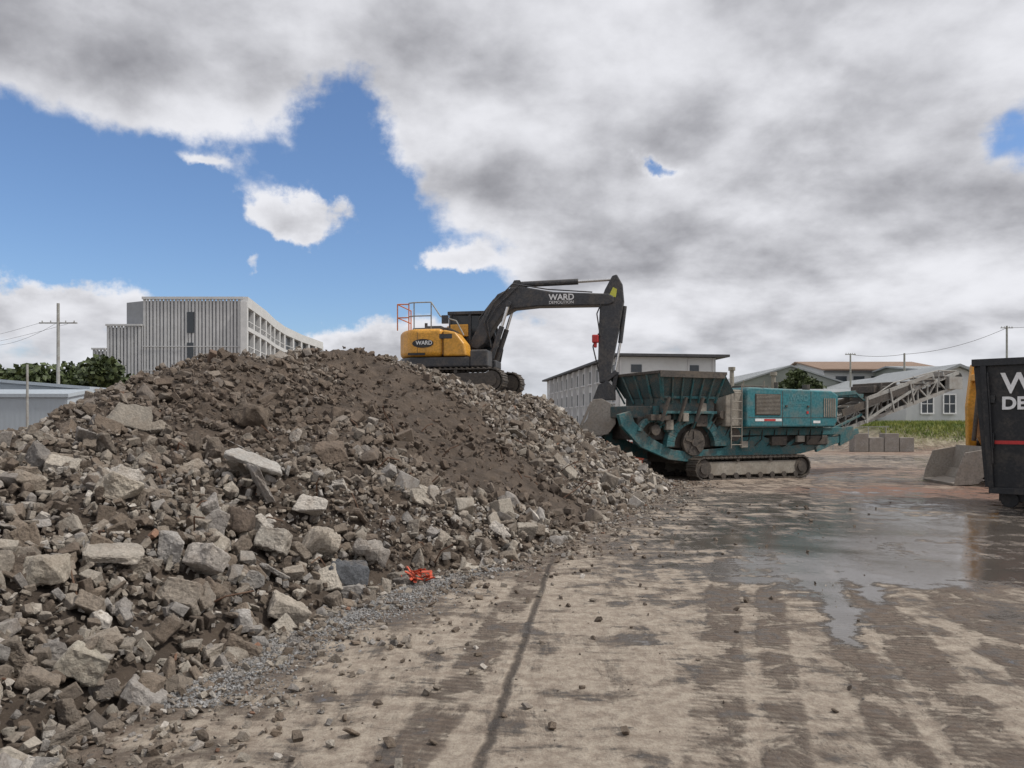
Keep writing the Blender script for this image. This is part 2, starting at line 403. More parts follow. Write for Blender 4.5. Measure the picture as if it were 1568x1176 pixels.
boulder('dark_boulder',-1.6,7.6,.42,.3,.28,(.2,.1,.4),(.10,.105,.115),2,.1)
boulder('boulder_a',-1.95,7.9,.42,.32,.34,(.4,.3,1),(.43,.38,.32),4,.15)
boulder('boulder_b',-3.4,6.7,.36,.27,.26,(.1,.4,.4),(.46,.41,.34),7,.12)
boulder('boulder_c',-2.6,7.4,.36,.3,.26,(.3,.1,2),(.13,.10,.08),8,.1)
boulder('boulder_d',-3.15,5.2,.34,.27,.22,(.1,.2,.9),(.46,.41,.34),10,.1)
boulder('boulder_e',-2.55,4.6,.30,.26,.20,(.5,.2,1.9),(.46,.42,.35),9,.06)
boulder('boulder_f',-3.7,11,.6,.5,.36,(.3,.3,.9),(.13,.10,.075),10,.1)
boulder('boulder_g',-2.4,10.2,.45,.36,.28,(.3,.1,.3),(.17,.13,.10),11,.1)
boulder('boulder_h',-3.0,5.8,.44,.32,.1,(.2,.1,.5),(.40,.36,.31),12,.12)
boulder('slab_b',-4.6,9.2,.5,.34,.1,(1.1,.2,.7),(.30,.27,.23),13,.15)
boulder('boulder_i',-2.2,8.4,.36,.26,.24,(.9,.2,.2),(.52,.48,.43),14,.15)
boulder('boulder_j',-1.9,6.5,.34,.28,.2,(.2,.5,.6),(.42,.37,.31),3,.12)
boulder('boulder_k',-2.5,6.3,.38,.28,.22,(.6,.1,2.6),(.44,.40,.36),1,.15)
boulder('boulder_l',-2.25,7.3,.34,.3,.24,(.2,.3,1.6),(.52,.48,.42),15,.15)
boulder('boulder_m',-1.5,8.2,.4,.3,.24,(.2,.3,.6),(.33,.30,.27),16,.12)
W=B(); rs=random.Random(3)
for i in range(46):
    y=rs.uniform(4,20); _,xb_=pileraw(np.array([0.]),np.array([y])); x=float(xb_[0])-rs.uniform(.2,4); z=float(pile(np.array([x]),np.array([y]))[0])
    if z<.05: continue
    a=rs.uniform(0,6.3); L_=rs.uniform(.15,.45); p=Vector((x,y,z-.03)); q1=p+Vector((math.cos(a)*L_*.5,math.sin(a)*L_*.5,rs.uniform(.08,.22))); q2=q1+Vector((math.cos(a+.5)*L_*.5,math.sin(a+.5)*L_*.5,rs.uniform(-.05,.1)))
    W.tube([p,q1,q2],.006+.0003*y,5)
W.fin('rebar_bits',paint('rust',(.12,.06,.035),.8,dirt=.5),pileE)
sp=B()
for i in range(34):
    cx,cy=-.98+random.uniform(-.13,.13),8.15+random.uniform(-.1,.1); a=random.uniform(0,3.1)
    sp.obox((cx,cy,.10+random.uniform(-.06,.05)),(.055*math.cos(a),.055*math.sin(a),random.uniform(-.03,.03)),(-.012*math.sin(a),.012*math.cos(a),.006),(0,.001,.003))
sp.fin('orange_plastic_mesh_scrap',paint('orange_plastic',(.55,.07,.025),.6,dirt=.35))

def loose(name,n,fx,smin,smax,TS,grey=None,pw=1.5,flat=.15):
    x,y=fx(n); m=(pile(x,y)<.15); x,y=x[m],y[m]; n=len(x)
    s=smin*(smax/smin)**(rng.random(n)**pw); c=cols(n,rng.random(n)*.5)
    if grey: c=np.array(grey)*rng.uniform(.6,1.3,(n,1))
    scatter(name,TS,np.stack([x,y,gz(x,y)+s*.2],1),s,c,rm,None,flat)
def f1(n):
    y=rng.uniform(4.6,9,n); _,xb=pileraw(np.zeros(n),y); return xb+.05+np.abs(rng.normal(0,.28,n))*(.5+fbm(y*1.3,y*0,2,4)),y
loose('gravel',9000,f1,.012,.032,T0,(.33,.325,.32))
def f2(n):
    y=3+rng.random(n)**1.4*20; _,xb=pileraw(np.zeros(n),y); return xb+rng.exponential(.42,n)-.05,y
loose('scattered_stones',4600,f2,.015,.09,T0)
def f3(n):
    y=3+rng.random(n)**1.6*20; return rng.uniform(-2,10,n),y
loose('loose_pebbles',1800,f3,.006,.022,T0)
def f4(n):
    y=3.2+rng.random(n)**1.3*13; _,xb=pileraw(np.zeros(n),y); return xb+rng.exponential(1.1,n)+.1,y
loose('mud_clods',110,f4,.05,.12,T1,(.16,.125,.095))
def f5(n):
    y=4+rng.random(n)**1.1*13; return y*rng.uniform(-.1,.5,n),y
loose('yard_stones',75,f5,.02,.07,T1,(.14,.11,.085))

# ------------------------------------------------------------ machine materials
YEL=paint('yellow_paint',(.70,.34,.04),.4,dirt=.25); DGR=paint('dark_grey_paint',(.040,.042,.048),.45,dirt=.35)
TEAL=paint('teal_paint',(.028,.175,.205),.5,dirt=.5,dirtc=(.19,.165,.14),scale=1.8); TEALM=paint('teal_muddy',(.035,.14,.155),.6,dirt=.75,dirtc=(.18,.155,.13),scale=3)
TEALD=paint('teal_dirty',(.055,.095,.10),.7,dirt=.9,dirtc=(.15,.13,.11),scale=3.5)
STEEL=paint('worn_steel',(.32,.29,.255),.55,metal=.1,dirt=.6,dirtc=(.28,.235,.19)); DSTEEL=paint('dark_steel',(.08,.07,.062),.6,metal=.2,dirt=.6)
CHROME=plain('chrome_rod',(.7,.7,.7),.25,.9); RUB=paint('rubber',(.02,.02,.02),.8,dirt=.5)
GLASS=plain('dark_glass',(.02,.025,.03),.08); WHITE=plain('white_decal',(.8,.8,.8),.5); RED=plain('red_paint',(.5,.03,.03),.5); ORG=plain('orange_rail',(.65,.2,.06),.5)
GALV=paint('galvanised',(.36,.36,.34),.55,metal=.15,dirt=.6,dirtc=(.22,.19,.165)); BEIGE=paint('beige_panel',(.30,.275,.235),.7,dirt=.6)
BLACK=paint('black_paint',(.012,.014,.018),.42,dirt=.22)
YGR=plain('yellow_sticker',(.6,.6,.08),.5)

def tracks(parent,x0,x1,z0,z1,y0,y1,nm,rz=0,frame=BEIGE,loc=(0,0,0)):
    r=(z1-z0)/2; L=(x1-x0)-2*r; per=2*L+2*math.pi*r; n=int(per/.17); M=B(); cz=(z0+z1)/2
    for i in range(n):
        s=i*per/n
        if s<L: p=(x0+r+s,z0); a=0
        elif s<L+math.pi*r: q=(s-L)/r; p=(x1-r+r*math.sin(q),cz-r*math.cos(q)); a=q
        elif s<2*L+math.pi*r: p=(x1-r-(s-L-math.pi*r),z1); a=math.pi
        else: q=(s-2*L-math.pi*r)/r; p=(x0+r-r*math.sin(q),cz+r*math.cos(q)); a=math.pi+q
        T=Vector((math.cos(a),0,math.sin(a))); Nn=Vector((math.sin(a),0,-math.cos(a)))
        c=Vector((p[0],(y0+y1)/2,p[1]))-Nn*.03
        M.obox(c,T*.075,(0,(y1-y0)/2,0),Nn*.02)
        M.obox(c+Nn*.03,T*.014,(0,(y1-y0)/2,0),Nn*.02)
        M.obox(c-Nn*.045,T*.06,(0,.07,0),Nn*.025)
    M.fin(nm+'_shoes',DSTEEL,parent,rz=rz,loc=loc)
    F=B(); m=(y0+y1)/2
    F.prism([(x0+r*.9,z0+.14),(x1-r*.9,z0+.14),(x1-r*1.3,z1-.15),(x0+r*1.3,z1-.15)],y0+.06,y1-.06)
    F.fin(nm+'_frame',frame,parent,.02,rz=rz,loc=loc)
    W=B()
    for xx in(x0+r,x1-r):
        W.cyl((xx,y0+.05,cz),(xx,y1-.05,cz),r-.09,n=20); W.cyl((xx,y0+.01,cz),(xx,y0+.06,cz),r*.45,n=14)
    k=int(L/.42)
    for i in range(k):
        xx=x0+r+L*(i+.5)/k; W.cyl((xx,y0+.03,z0+.13),(xx,y1-.03,z0+.13),.09,n=12)
    for i in(1,2):
        xx=x0+r+L*i/3; W.cyl((xx,y0+.03,z1-.1),(xx,y1-.03,z1-.1),.06,n=12)
    W.fin(nm+'_rollers',DSTEEL,parent,rz=rz,loc=loc)

# ------------------------------------------------------------ EXCAVATOR
ex=empty('excavator',(-2,25,0))
lz=R(-14)
tracks(ex,-2.0,2.15,2.62,3.38,-1.45,-.85,'near_track',lz,DSTEEL); tracks(ex,-2.0,2.15,2.62,3.38,.85,1.45,'far_track',lz,DSTEEL)
B().box(-.9,.9,-.9,.9,2.9,3.25).cyl((0,0,3.2),(0,0,3.45),.6,n=24).fin('undercarriage',DSTEEL,ex,.03,rz=lz)
uz=R(-10)
def arcplan(rad,yy,xf,a=None):
    a0=math.asin(yy/rad); pts=[]
    for i in range(13):
        q=math.pi-a0+2*a0*i/12; pts.append((rad*math.cos(q),rad*math.sin(q)))
    return pts+[(xf,-yy),(xf,yy)]
B().zprism(arcplan(1.62,1.3,.95),3.42,3.74).fin('lower_skirt',DGR,ex,.05,rz=uz)
B().box(.95,1.5,-1.3,-.5,3.42,3.95).box(.9,1.6,-.45,.45,3.42,3.7).fin('deck_front',DGR,ex,.05,rz=uz)
B().zprism(arcplan(1.6,1.36,.1),3.76,4.62).fin('counterweight',YEL,ex,.14,4,rz=uz)
B().prism([(.1,3.76),(.85,3.76),(.78,4.15),(.5,4.5),(.1,4.58)],-1.34,-.5).fin('side_hood',YEL,ex,.06,3,rz=uz)
B().box(-1.0,.2,-.9,.35,4.6,4.70).box(-.6,-.1,-.7,-.2,4.7,4.78).fin('engine_cover',DGR,ex,.03,rz=uz)
B().box(.113,.12,-1.365,-1.3,3.8,4.5).box(-.7,-.69,-1.366,-1.3,3.85,4.5).box(-.2,.4,-1.352,-1.34,4.3,4.44).fin('panel_seams',DGR,ex,rz=uz)
D=B(); pts=[(-.52+.34*math.cos(q),4.16+.135*math.sin(q)) for q in [i*2*math.pi/28 for i in range(28)]]
D.prism(pts,-1.372,-1.355).fin('oval_decal',BLACK,ex,rz=uz)
D=B(); D.box(-1.0,-.45,-1.372,-1.355,3.8,3.87).fin('model_plate',BLACK,ex,rz=uz)
tx=text('hood_lettering','WARD',.17,(0,0,0),WHITE,ex,bold=.004)
def place_txt(tx,p,rz):
    v=Matrix.Rotation(rz,3,'Z')@Vector(p); tx.location=v; tx.rotation_euler=(R(90),0,rz)
place_txt(tx,(-.74,-1.376,4.12),uz)
B().prism([(-.15,3.75),(1.35,3.75),(1.45,4.2),(1.15,5.25),(-.1,5.3)],.45,1.3).fin('cab_glass',GLASS,ex,.04,rz=uz)
C=B()
for y in(.43,1.28):
    for a,c in(((-.15,3.75),(-.1,5.3)),((1.38,3.75),(1.47,4.2)),((1.47,4.2),(1.17,5.27)),((.55,3.75),(.55,5.28)),((-.15,4.25),(1.47,4.25))):
        C.beam((a[0],y,a[1]),(c[0],y,c[1]),.07,.09)
C.box(-.2,1.3,.38,1.36,5.27,5.38); C.fin('cab_frame',DGR,ex,.015,rz=uz)
B().box(-.22,-.12,.4,1.3,3.8,4.9).box(-.1,.5,.38,.43,4.55,4.95).fin('cab_rear_panel',YEL,ex,.02,rz=uz)
A=B()
for x in(-1.42,-1.05): A.tube([(x,-1.1,4.6),(x,-1.1,5.42)],.02)
for z in(5.0,5.42): A.tube([(-1.42,-1.1,z),(-1.05,-1.1,z)],.02); A.tube([(-1.42,-1.1,z),(-1.42,.3,z)],.02)
A.tube([(-1.42,.3,4.6),(-1.42,.3,5.42)],.02); A.fin('handrail_orange',ORG,ex,rz=uz)
A=B()
for x in(-.85,-.3): A.tube([(x,-1.2,4.6),(x,-1.2,5.45)],.02)
for z in(5.03,5.45): A.tube([(-1.05,-1.1,z),(-.85,-1.2,z),(-.3,-1.2,z)],.02)
A.tube([(-.3,-1.2,5.45),(.0,-1.2,5.0),(.5,-1.2,4.85),(.75,-1.25,4.4)],.02)
A.fin('handrail_grey',GALV,ex,rz=uz)
B().cyl((-.9,.3,4.65),(-.9,.3,5.0),.05).box(.1,.3,-1.45,-1.35,4.75,5.0).fin('exhaust_and_mirror',DGR,ex,rz=uz)
bp=[(.95,4.05),(1.2,4.25),(1.45,4.72),(1.75,5.12),(2.15,5.32),(2.9,5.38),(5.1,5.36),(5.28,5.44),(5.28,5.62),(5.1,5.72),(3.4,5.82),(2.5,6.0),(2.05,6.0),(1.6,5.8),(1.25,5.35),(.95,4.75),(.72,4.3),(.75,4.1)]
B().prism(bp,-.26,.26).fin('boom',DGR,ex,.04,rz=uz)
H=B(); Cc=B()
for y in(-.42,.42):
    H.cyl((1.45,y,3.75),(1.78,y,4.75),.085); Cc.cyl((1.78,y,4.75),(1.98,y,5.4),.05); H.cyl((1.98,y-.06,5.45),(1.98,y+.06,5.45),.1)
H.cyl((2.2,0,6.12),(4.15,0,6.16),.095); H.cyl((2.2,-.1,6.12),(2.2,.1,6.12),.14); Cc.cyl((4.15,0,6.16),(5.3,0,6.2),.05)
H.prism([(1.95,5.95),(2.5,5.95),(2.3,6.25),(2.12,6.25)],-.12,.12)
st=[(4.98,5.45),(5.1,5.85),(5.3,6.28),(5.44,6.32),(5.64,6.0),(5.72,5.5),(5.64,4.7),(5.5,3.6),(5.42,2.95),(5.14,2.95),(5.05,3.6),(5.0,4.6)]
st=[(x-.10-(6.0-z)*.07,z) for x,z in st]
B().prism(st,-.2,.2).fin('stick',DGR,ex,.035,rz=uz)
H.cyl((5.60,0,5.35),(5.46,0,4.2),.07); Cc.cyl((5.46,0,4.2),(5.30,0,3.3),.04)
H.beam((5.36,-.23,3.3),(4.98,-.23,3.0),.05,.13); H.beam((5.36,.23,3.3),(4.98,.23,3.0),.05,.13); H.beam((5.36,0,3.3),(5.22,0,2.6),.3,.13)
H.prism([(4.62,2.42),(5.32,2.42),(5.3,2.8),(5.1,3.0),(4.8,2.9)],-.28,.28)
H.tube([(1.4,-.2,4.2),(1.2,-.33,4.9),(1.5,-.34,5.5),(2.1,-.3,6.1),(3.2,-.15,5.92),(4.6,-.1,5.8)],.022); H.tube([(1.4,-.25,4.1),(1.3,-.36,4.9),(1.62,-.36,5.4),(2.3,-.3,6.05)],.02)
H.tube([(1.0,.2,4.5),(.9,.25,5.1),(1.4,.2,5.7),(2.2,.1,6.15)],.03); H.tube([(5.0,-.22,5.7),(4.75,-.25,5.1),(4.85,-.22,4.4)],.022); H.tube([(4.8,-.15,4.5),(4.62,-.15,4.1),(4.8,-.1,3.3)],.022)
H.fin('cylinders_and_hoses',DGR,ex,.01,rz=uz); Cc.fin('piston_rods',CHROME,ex,rz=uz)
B().box(4.60,4.80,-.3,-.1,4.2,4.45).cyl((4.7,-.2,4.05),(4.7,-.2,4.25),.05).fin('red_coupler',RED,ex,.03,rz=uz)
B().prism([(5.12,5.65),(5.33,5.6),(5.37,5.85),(5.25,5.92)],-.215,-.203).fin('yellow_sticker',YGR,ex,rz=uz)
tx=text('boom_lettering','WARD',.26,(0,0,0),WHITE,ex,bold=.006); place_txt(tx,(3.25,-.268,5.56),uz)
tx=text('boom_lettering_small','DEMOLITION',.13,(0,0,0),WHITE,ex); place_txt(tx,(3.25,-.268,5.44),uz)
BK=B()
ou=[(4.78,2.42),(5.05,2.44),(5.3,2.3),(5.46,2.0),(5.46,1.68),(5.30,1.44),(5.02,1.30),(4.30,1.22)]
cx,cz=4.9,1.9
inn=[(x+(cx-x)*.1,z+(cz-z)*.1) for x,z in ou[:-1]]+[(4.34,1.28)]
n=len(ou)
for i in range(n-1): BK.prism([ou[i],ou[i+1],inn[i+1],inn[i]],-.6,.6)
for y0,y1 in((-.64,-.603),(.603,.64)): BK.prism(ou+[(4.26,1.34),(4.62,1.85),(4.72,2.3)],y0,y1)
for k in range(5):
    y=-.54+k*.27; BK.prism([(4.42,1.19),(4.42,1.28),(4.12,1.23)],y-.05,y+.05)
BK.beam((4.35,-.652,1.30),(5.25,-.652,1.42),.02,.1); BK.beam((4.30,-.652,1.36),(4.75,-.652,2.35),.02,.08)
BK.fin('bucket',STEEL,ex,.012,rz=uz,loc=(-.15,-.25,0))

# ------------------------------------------------------------ CRUSHER
cr=empty('mobile_jaw_crusher',(2.9,21.5,0),math.atan2(.407,.911))
tracks(cr,2.65,7.1,0,.70,-.1,.38,'near_track'); tracks(cr,2.65,7.1,0,.70,2.2,2.68,'far_track')
for v0,v1,nm in((.42,.56,'near'),(2.04,2.18,'far')):
    W=B()
    W.prism([(.35,1.95),(.45,1.62),(1.1,1.0),(2.1,.62),(2.7,.55),(2.7,.85),(2.2,.92),(1.5,1.25),(.9,1.72),(.75,2.05)],v0,v1)
    W.prism([(2.7,.55),(7.2,.72),(8.9,1.05),(8.9,1.3),(7.2,1.02),(6.4,.95),(6.0,1.2),(5.5,1.3),(4.6,1.25),(4.1,.95),(2.7,.85)],v0+.004,v1-.004)
    W.box(3.8,8.9,v0-.03,v1+.03,1.32,1.56)
    def arch(cx,cz,ro,ri,hh,y0,y1,a0=0,a1=math.pi,m=17):
        o_=[(cx+ro*math.cos(q),cz+ro*hh*math.sin(q)) for q in np.linspace(a0,a1,m)]; i_=[(cx+ri*math.cos(q),cz+ri*hh*math.sin(q)) for q in np.linspace(a0,a1,m)]
        for k in range(m-1): W.prism([o_[k],o_[k+1],i_[k+1],i_[k]],y0,y1)
    arch(2.95,1.0,1.02,.74,.95,v0-.1,v1-.02)
    arch(1.55,1.35,.6,.44,.9,v0-.06,v1-.03,.2,2.9,12)
    W.prism([(3.7,1.0),(4.2,1.0),(4.9,1.55),(4.3,1.75),(3.85,1.6)],v0-.06,v0-.01)
    W.box(1.6,1.75,v0,v1,1.7,2.2); W.box(2.25,2.45,v0,v1,1.8,2.2); W.box(3.45,3.65,v0,v1,1.7,2.3)
    W.beam((5.2,v0+.07,.95),(5.7,v0+.07,1.35),.1,.12); W.beam((6.6,v0+.07,.95),(7.4,v0+.07,1.35),.1,.12); W.beam((8.0,v0+.07,1.0),(8.8,v0+.07,1.45),.1,.1)
    W.beam((4.0,v0-.08,1.62),(8.6,v0-.08,1.62),.03,.04)
    W.fin(nm+'_chassis',TEALM,cr,.015)
B().box(2.4,7.2,.58,2.02,.5,.9).fin('cross_frame',DSTEEL,cr,.02)
B().box(2.0,3.95,.58,2.02,.95,2.4).box(3.95,4.5,.6,2.0,1.0,1.9).box(1.1,2.0,.58,2.0,1.2,1.9).fin('jaw_box',DSTEEL,cr,.04)
F=B(); F.cyl((2.95,.36,1.12),(2.95,.5,1.12),.40,n=32); F.cyl((2.95,2.1,1.12),(2.95,2.3,1.12),.40,n=32); F.fin('flywheel_rim',DSTEEL,cr,.02)
F=B(); F.cyl((2.95,.31,1.12),(2.95,.36,1.12),.11,n=20)
for k in range(5):
    q=k*2*math.pi/5+.3; F.beam((2.95,.345,1.12),(2.95+.34*math.cos(q),.345,1.12+.34*math.sin(q)),.03,.06)
F.fin('flywheel_spokes',DSTEEL,cr)
F=B(); F.cyl((4.45,.3,1.35),(4.45,.44,1.35),.2,n=20); F.cyl((1.55,.3,1.5),(1.55,.45,1.5),.16,n=18); F.box(1.3,2.0,.2,.5,1.78,1.95); F.cyl((3.9,.2,1.95),(3.9,.5,1.95),.13,n=14)
F.box(3.0,3.4,.3,.58,1.6,1.95).box(5.9,6.5,.3,.55,1.0,1.28); F.fin('pulleys_and_motors',DSTEEL,cr,.01)
W=B(); W.box(1.9,2.15,.28,.4,1.5,1.8).box(3.05,3.3,.22,.3,2.0,2.3).box(2.4,2.6,.15,.25,1.75,2.0).box(4.65,4.9,.25,.35,.95,1.15).box(6.9,7.2,.25,.35,1.1,1.3).fin('control_boxes',BEIGE,cr,.01)
W=B()
for i in range(9):
    x=1.3+i*.35; W.tube([(x,.38,1.3+.3*(i%2)),(x+.2,.3,1.7),(x+.5,.36,2.0-.1*(i%3))],.016,6)
for i in range(7):
    x=4.8+i*.5; W.tube([(x,.4,1.0),(x+.2,.33,1.2),(x+.3,.4,1.5)],.016,6)
W.fin('hoses',RUB,cr)
hp=B(); x0,x1,y0,y1=1.75,3.6,.25,2.25; X0,X1,Y0,Y1=1.45,3.95,-.1,2.6
hp.zprism([(x0,y0),(x1,y0),(x1,y1),(x0,y1)],2.0,2.48)
hp.fin('hopper_base',TEALD,cr,.02)
hw=B()
def wallq(a,b,c,d,off):
    a,b,c,d=map(Vector,(a,b,c,d)); n=(b-a).cross(d-a).normalized()*off
    hw.add([a,b,c,d,a+n,b+n,c+n,d+n],[(0,1,2,3),(7,6,5,4),(0,4,5,1),(1,5,6,2),(2,6,7,3),(3,7,4,0)])
zt=3.16
wallq((x0,y0,2.485),(x1,y0,2.485),(X1-.25,Y0,zt),(X0,Y0,zt),.04)
wallq((x0,y1,2.485),(x0,y0,2.485),(X0,Y0,zt),(X0,Y1,zt),.04)
wallq((x1,y1,2.485),(x0,y1,2.485),(X0,Y1,zt),(X1-.25,Y1,zt),.04)
wallq((x1,y0,2.485),(x1+.15,y0,2.485),(X1+.1,Y0,2.62),(X1-.25,Y0,zt),.04)
hw.fin('hopper_walls',TEALD,cr)
hr=B()
for k in range(7):
    f=k/6; a=Vector((x0+(x1-x0)*f,y0-.03,2.3)); c=Vector((X0+(X1-.25-X0)*f,Y0-.05,zt)); hr.beam(a,c,.05,.07)
for k in range(5):
    f=k/4; a=Vector((x0-.03,y0+(y1-y0)*f,2.3)); c=Vector((X0-.05,Y0+(Y1-Y0)*f,zt)); hr.beam(a,c,.07,.05)
hr.box(x0-.05,x1+.05,y0-.08,y0-.01,2.42,2.5); hr.box(x0-.05,x1+.05,y0-.08,y0-.01,1.98,2.06)
for x in(1.8,2.4,3.0,3.5): hr.beam((x,y0-.05,2.0),(x-.05,.45,1.55),.09,.09)
hr.fin('hopper_ribs',TEALM,cr,.008)
hr=B(); hr.box(X0-.07,X1-.22,Y0-.09,Y0-.01,zt-.03,zt+.05); hr.box(X0-.09,X0-.01,Y0-.01,Y1,zt-.03,zt+.05); hr.box(X0-.01,X1-.22,Y1,Y1+.07,zt-.03,zt+.05); hr.box(X0-.1,X1-.3,Y0-.1,Y0-.092,zt-.14,zt+.05)
hr.fin('hopper_rim',DSTEEL,cr,.008)
W=B()
for i,x in enumerate((1.6,2.2,2.8)): W.cyl((x,.1,1.75),(x+.2,.0,2.45),.05)
W.fin('hopper_cylinders',DSTEEL,cr)
B().box(.75,1.75,.6,2.0,1.85,2.2).fin('feeder',TEALD,cr,.03)
B().box(3.95,4.55,.15,1.2,1.6,2.72).fin('control_cabinet',BEIGE,cr,.03)
L=B()
for x in(4.02,4.42): L.tube([(x,-.02,.95),(x,-.02,2.9)],.018)
for k in range(7): L.tube([(4.02,-.02,1.05+k*.26),(4.42,-.02,1.05+k*.26)],.014)
for p in((4.5,0),(5.3,0)): L.tube([(p[0],.0,2.8),(p[0],.0,3.0)],.015)
L.fin('ladder',BEIGE,cr)
B().prism([(4.62,1.58),(8.2,1.58),(8.35,1.75),(8.4,2.6),(8.1,2.74),(4.7,2.80),(4.62,2.7)],.0,2.5).fin('engine_housing',TEAL,cr,.05,3)
G=B(); G.box(4.95,5.95,-.012,.02,1.95,2.6); G.fin('grille_plate',DSTEEL,cr)
G=B()
for k in range(15): G.box(4.98,5.92,-.03,-.01,1.98+k*.041,1.998+k*.041)
for k in range(6): G.box(7.75+k*.09,7.79+k*.09,-.02,.005,1.9,2.5)
G.fin('grille_slats',BEIGE,cr)
G=B(); G.box(6.03,6.045,-.006,.01,1.62,2.7); G.box(7.2,7.215,-.006,.01,1.62,2.7); G.box(4.7,8.3,-.006,.01,1.87,1.882); G.box(6.15,6.22,-.03,.0,2.2,2.26); G.box(7.05,7.12,-.03,.0,2.2,2.26); G.fin('door_seams',DSTEEL,cr)
B().box(4.95,6.0,-.009,.0,1.76,1.84).box(7.3,7.6,-.009,0,1.7,1.78).fin('white_stripe_decal',WHITE,cr)
B().box(5.3,5.75,-.014,.0,1.77,1.83).box(7.02,7.1,-.014,0,2.0,2.08).fin('red_decal',RED,cr)
LT=plain('pale_teal_decal',(.10,.26,.29))
tx=text('housing_lettering','WARD',.26,(6.3,-.008,2.4),LT,cr); tx=text('housing_lettering_small','DEMOLITION',.12,(6.3,-.008,2.24),LT,cr)
B().cyl((6.9,1.2,2.75),(6.9,1.2,3.05),.07).box(5.2,6.2,.8,1.7,2.78,2.9).cyl((7.6,.6,2.75),(7.6,.6,2.95),.12).fin('exhaust',DSTEEL,cr,.01)
B().box(4.6,8.5,.6,1.95,.95,1.56).box(7.4,8.3,.35,.6,1.0,1.3).fin('under_tanks',DSTEEL,cr,.03)
# conveyor
UE=15.2; TH=.5
def cv(u,zoff=0): return (u,0,.70+(u-6.6)*.278+zoff)
Cn=B(); bl=B(); ru=B()
for y in(.75,1.85):
    for zo in(0,TH): Cn.beam((7.0,y,cv(7.0)[2]+zo),(UE-.05,y,cv(UE)[2]+zo-.03),.07,.12)
    u=7.0; k=0
    while u<UE-.5:
        z=cv(u)[2]; z2=cv(u+.5)[2]
        Cn.beam((u,y,z),(u+.5,y,z2+TH),.055,.055) if k%2 else Cn.beam((u,y,z+TH),(u+.5,y,z2),.055,.055)
        Cn.beam((u,y,z),(u,y,z+TH),.055,.055); u+=.5; k+=1
for k in range(11):
    u=9+k*.52; z=cv(u)[2]+TH+.04; ru.beam((u,.6,z+.02),(u,2.0,z+.02),.08,.06); Cn.beam((u,.62,z-.05),(u,.66,z+.22),.05,.04)
Cn.fin('conveyor_frame',GALV,cr)
bl.beam((6.8,1.3,cv(6.8)[2]+TH+.06),(UE,1.3,cv(UE)[2]+TH+.04),.95,.03); bl.beam((7,1.3,cv(7)[2]-.06),(UE-.05,1.3,cv(UE)[2]-.04),.95,.025)
bl.cyl((UE,.8,cv(UE)[2]+.24),(UE,1.8,cv(UE)[2]+.24),.26,n=18); bl.fin('conveyor_belt',RUB,cr)
for y in(.6,2.0): ru.beam((9.2,y,cv(9.2)[2]+TH+.12),(12.6,y,cv(12.6)[2]+TH+.12),.03,.22)
ru.fin('conveyor_skirts',DSTEEL,cr)
S=B(); S.beam((8.2,.7,2.62),(9.9,.7,2.74),.09,.13); S.beam((9.9,.7,2.74),(10.6,.7,2.3),.06,.07); S.beam((8.2,1.9,2.62),(9.9,1.9,2.74),.09,.11)
S.beam((7.8,.40,.85),(9.9,.6,1.45),.09,.18); S.beam((8.6,.6,1.45),(10.2,.7,2.0),.07,.08); S.box(9.6,10.3,.7,1.9,2.58,2.70); S.prism([(8.9,.95),(9.5,1.2),(9.5,1.6),(8.9,1.56)],.4,.5)
S.fin('conveyor_supports',TEALM,cr,.01)
S=B(); S.beam((10.4,.60,2.55),(13.6,.60,3.45),.05,.12); S.beam((10.2,.58,1.75),(12.6,.58,2.9),.05,.08); S.beam((10.3,.57,2.6),(10.3,.57,1.7),.06,.08); S.beam((11.4,.57,2.9),(11.6,.57,2.1),.06,.06); S.beam((12.4,.57,3.1),(12.6,.57,2.4),.06,.06)
S.tube([(10.6,.6,2.6),(11.6,.6,3.1),(13.9,.62,3.6),(14.9,.62,3.6)],.02); S.tube([(12.6,.6,2.9),(12.6,.6,3.35)],.02); S.tube([(13.9,.6,3.0),(13.9,.6,3.6)],.02)
S.box(14.5,UE,.62,.74,2.95,3.4); S.fin('conveyor_guards',GALV,cr)
B().box(10.9,12.0,.8,1.8,2.75,3.0).box(11.1,11.2,.7,1.9,2.1,3.1).box(11.8,11.9,.7,1.9,2.3,3.15).fin('overband_magnet',DSTEEL,cr,.02)
bf=B()
for k in range(6): bf.cyl((3.4+k*.5,29,0),(3.4+k*.5,29,1.1),.025,n=6)
bf.box(3.4,5.9,28.98,28.995,.3,1.0); bf.fin('orange_barrier_fence',paint('barrier_red',(.45,.10,.06),.7,dirt=.4))

# ------------------------------------------------------------ SKIP BIN
sb=empty('skip_bin',(9.35,15.5,0),math.atan2(-.66,.75))
Lb=6.0
W=B(); W.add([(.22,.12,.42),(Lb,.12,.42),(Lb,2.3,.42),(.22,2.3,.42),(0,0,2.9),(Lb,0,2.9),(Lb,2.4,2.9),(0,2.4,2.9)],[(0,3,2,1),(0,1,5,4),(1,2,6,5),(2,3,7,6),(3,0,4,7)])
W.fin('bin_walls',BLACK,sb)
W=B(); W.box(-.08,Lb,-.09,.03,2.84,2.98); W.box(-.08,.04,.03,2.4,2.84,2.98); W.box(-.08,Lb,2.4,2.5,2.84,2.98)
for x in(.12,2.9,4.4): W.beam((x+.12,.06,.42),(x,-.05,2.84),.1,.1)
for y in(.2,1.2,2.2): W.beam((.16,y,.42),(-.04,y,2.84),.09,.09)
W.box(.2,Lb,.02,.16,.3,.42); W.box(.3,Lb,.5,.66,.12,.3); W.box(.3,Lb,1.7,1.86,.12,.3)
W.cyl((.5,.4,.16),(.5,.56,.16),.16); W.cyl((.5,1.8,.16),(.5,1.96,.16),.16)
W.box(.16,.3,-.02,.1,1.2,1.5)
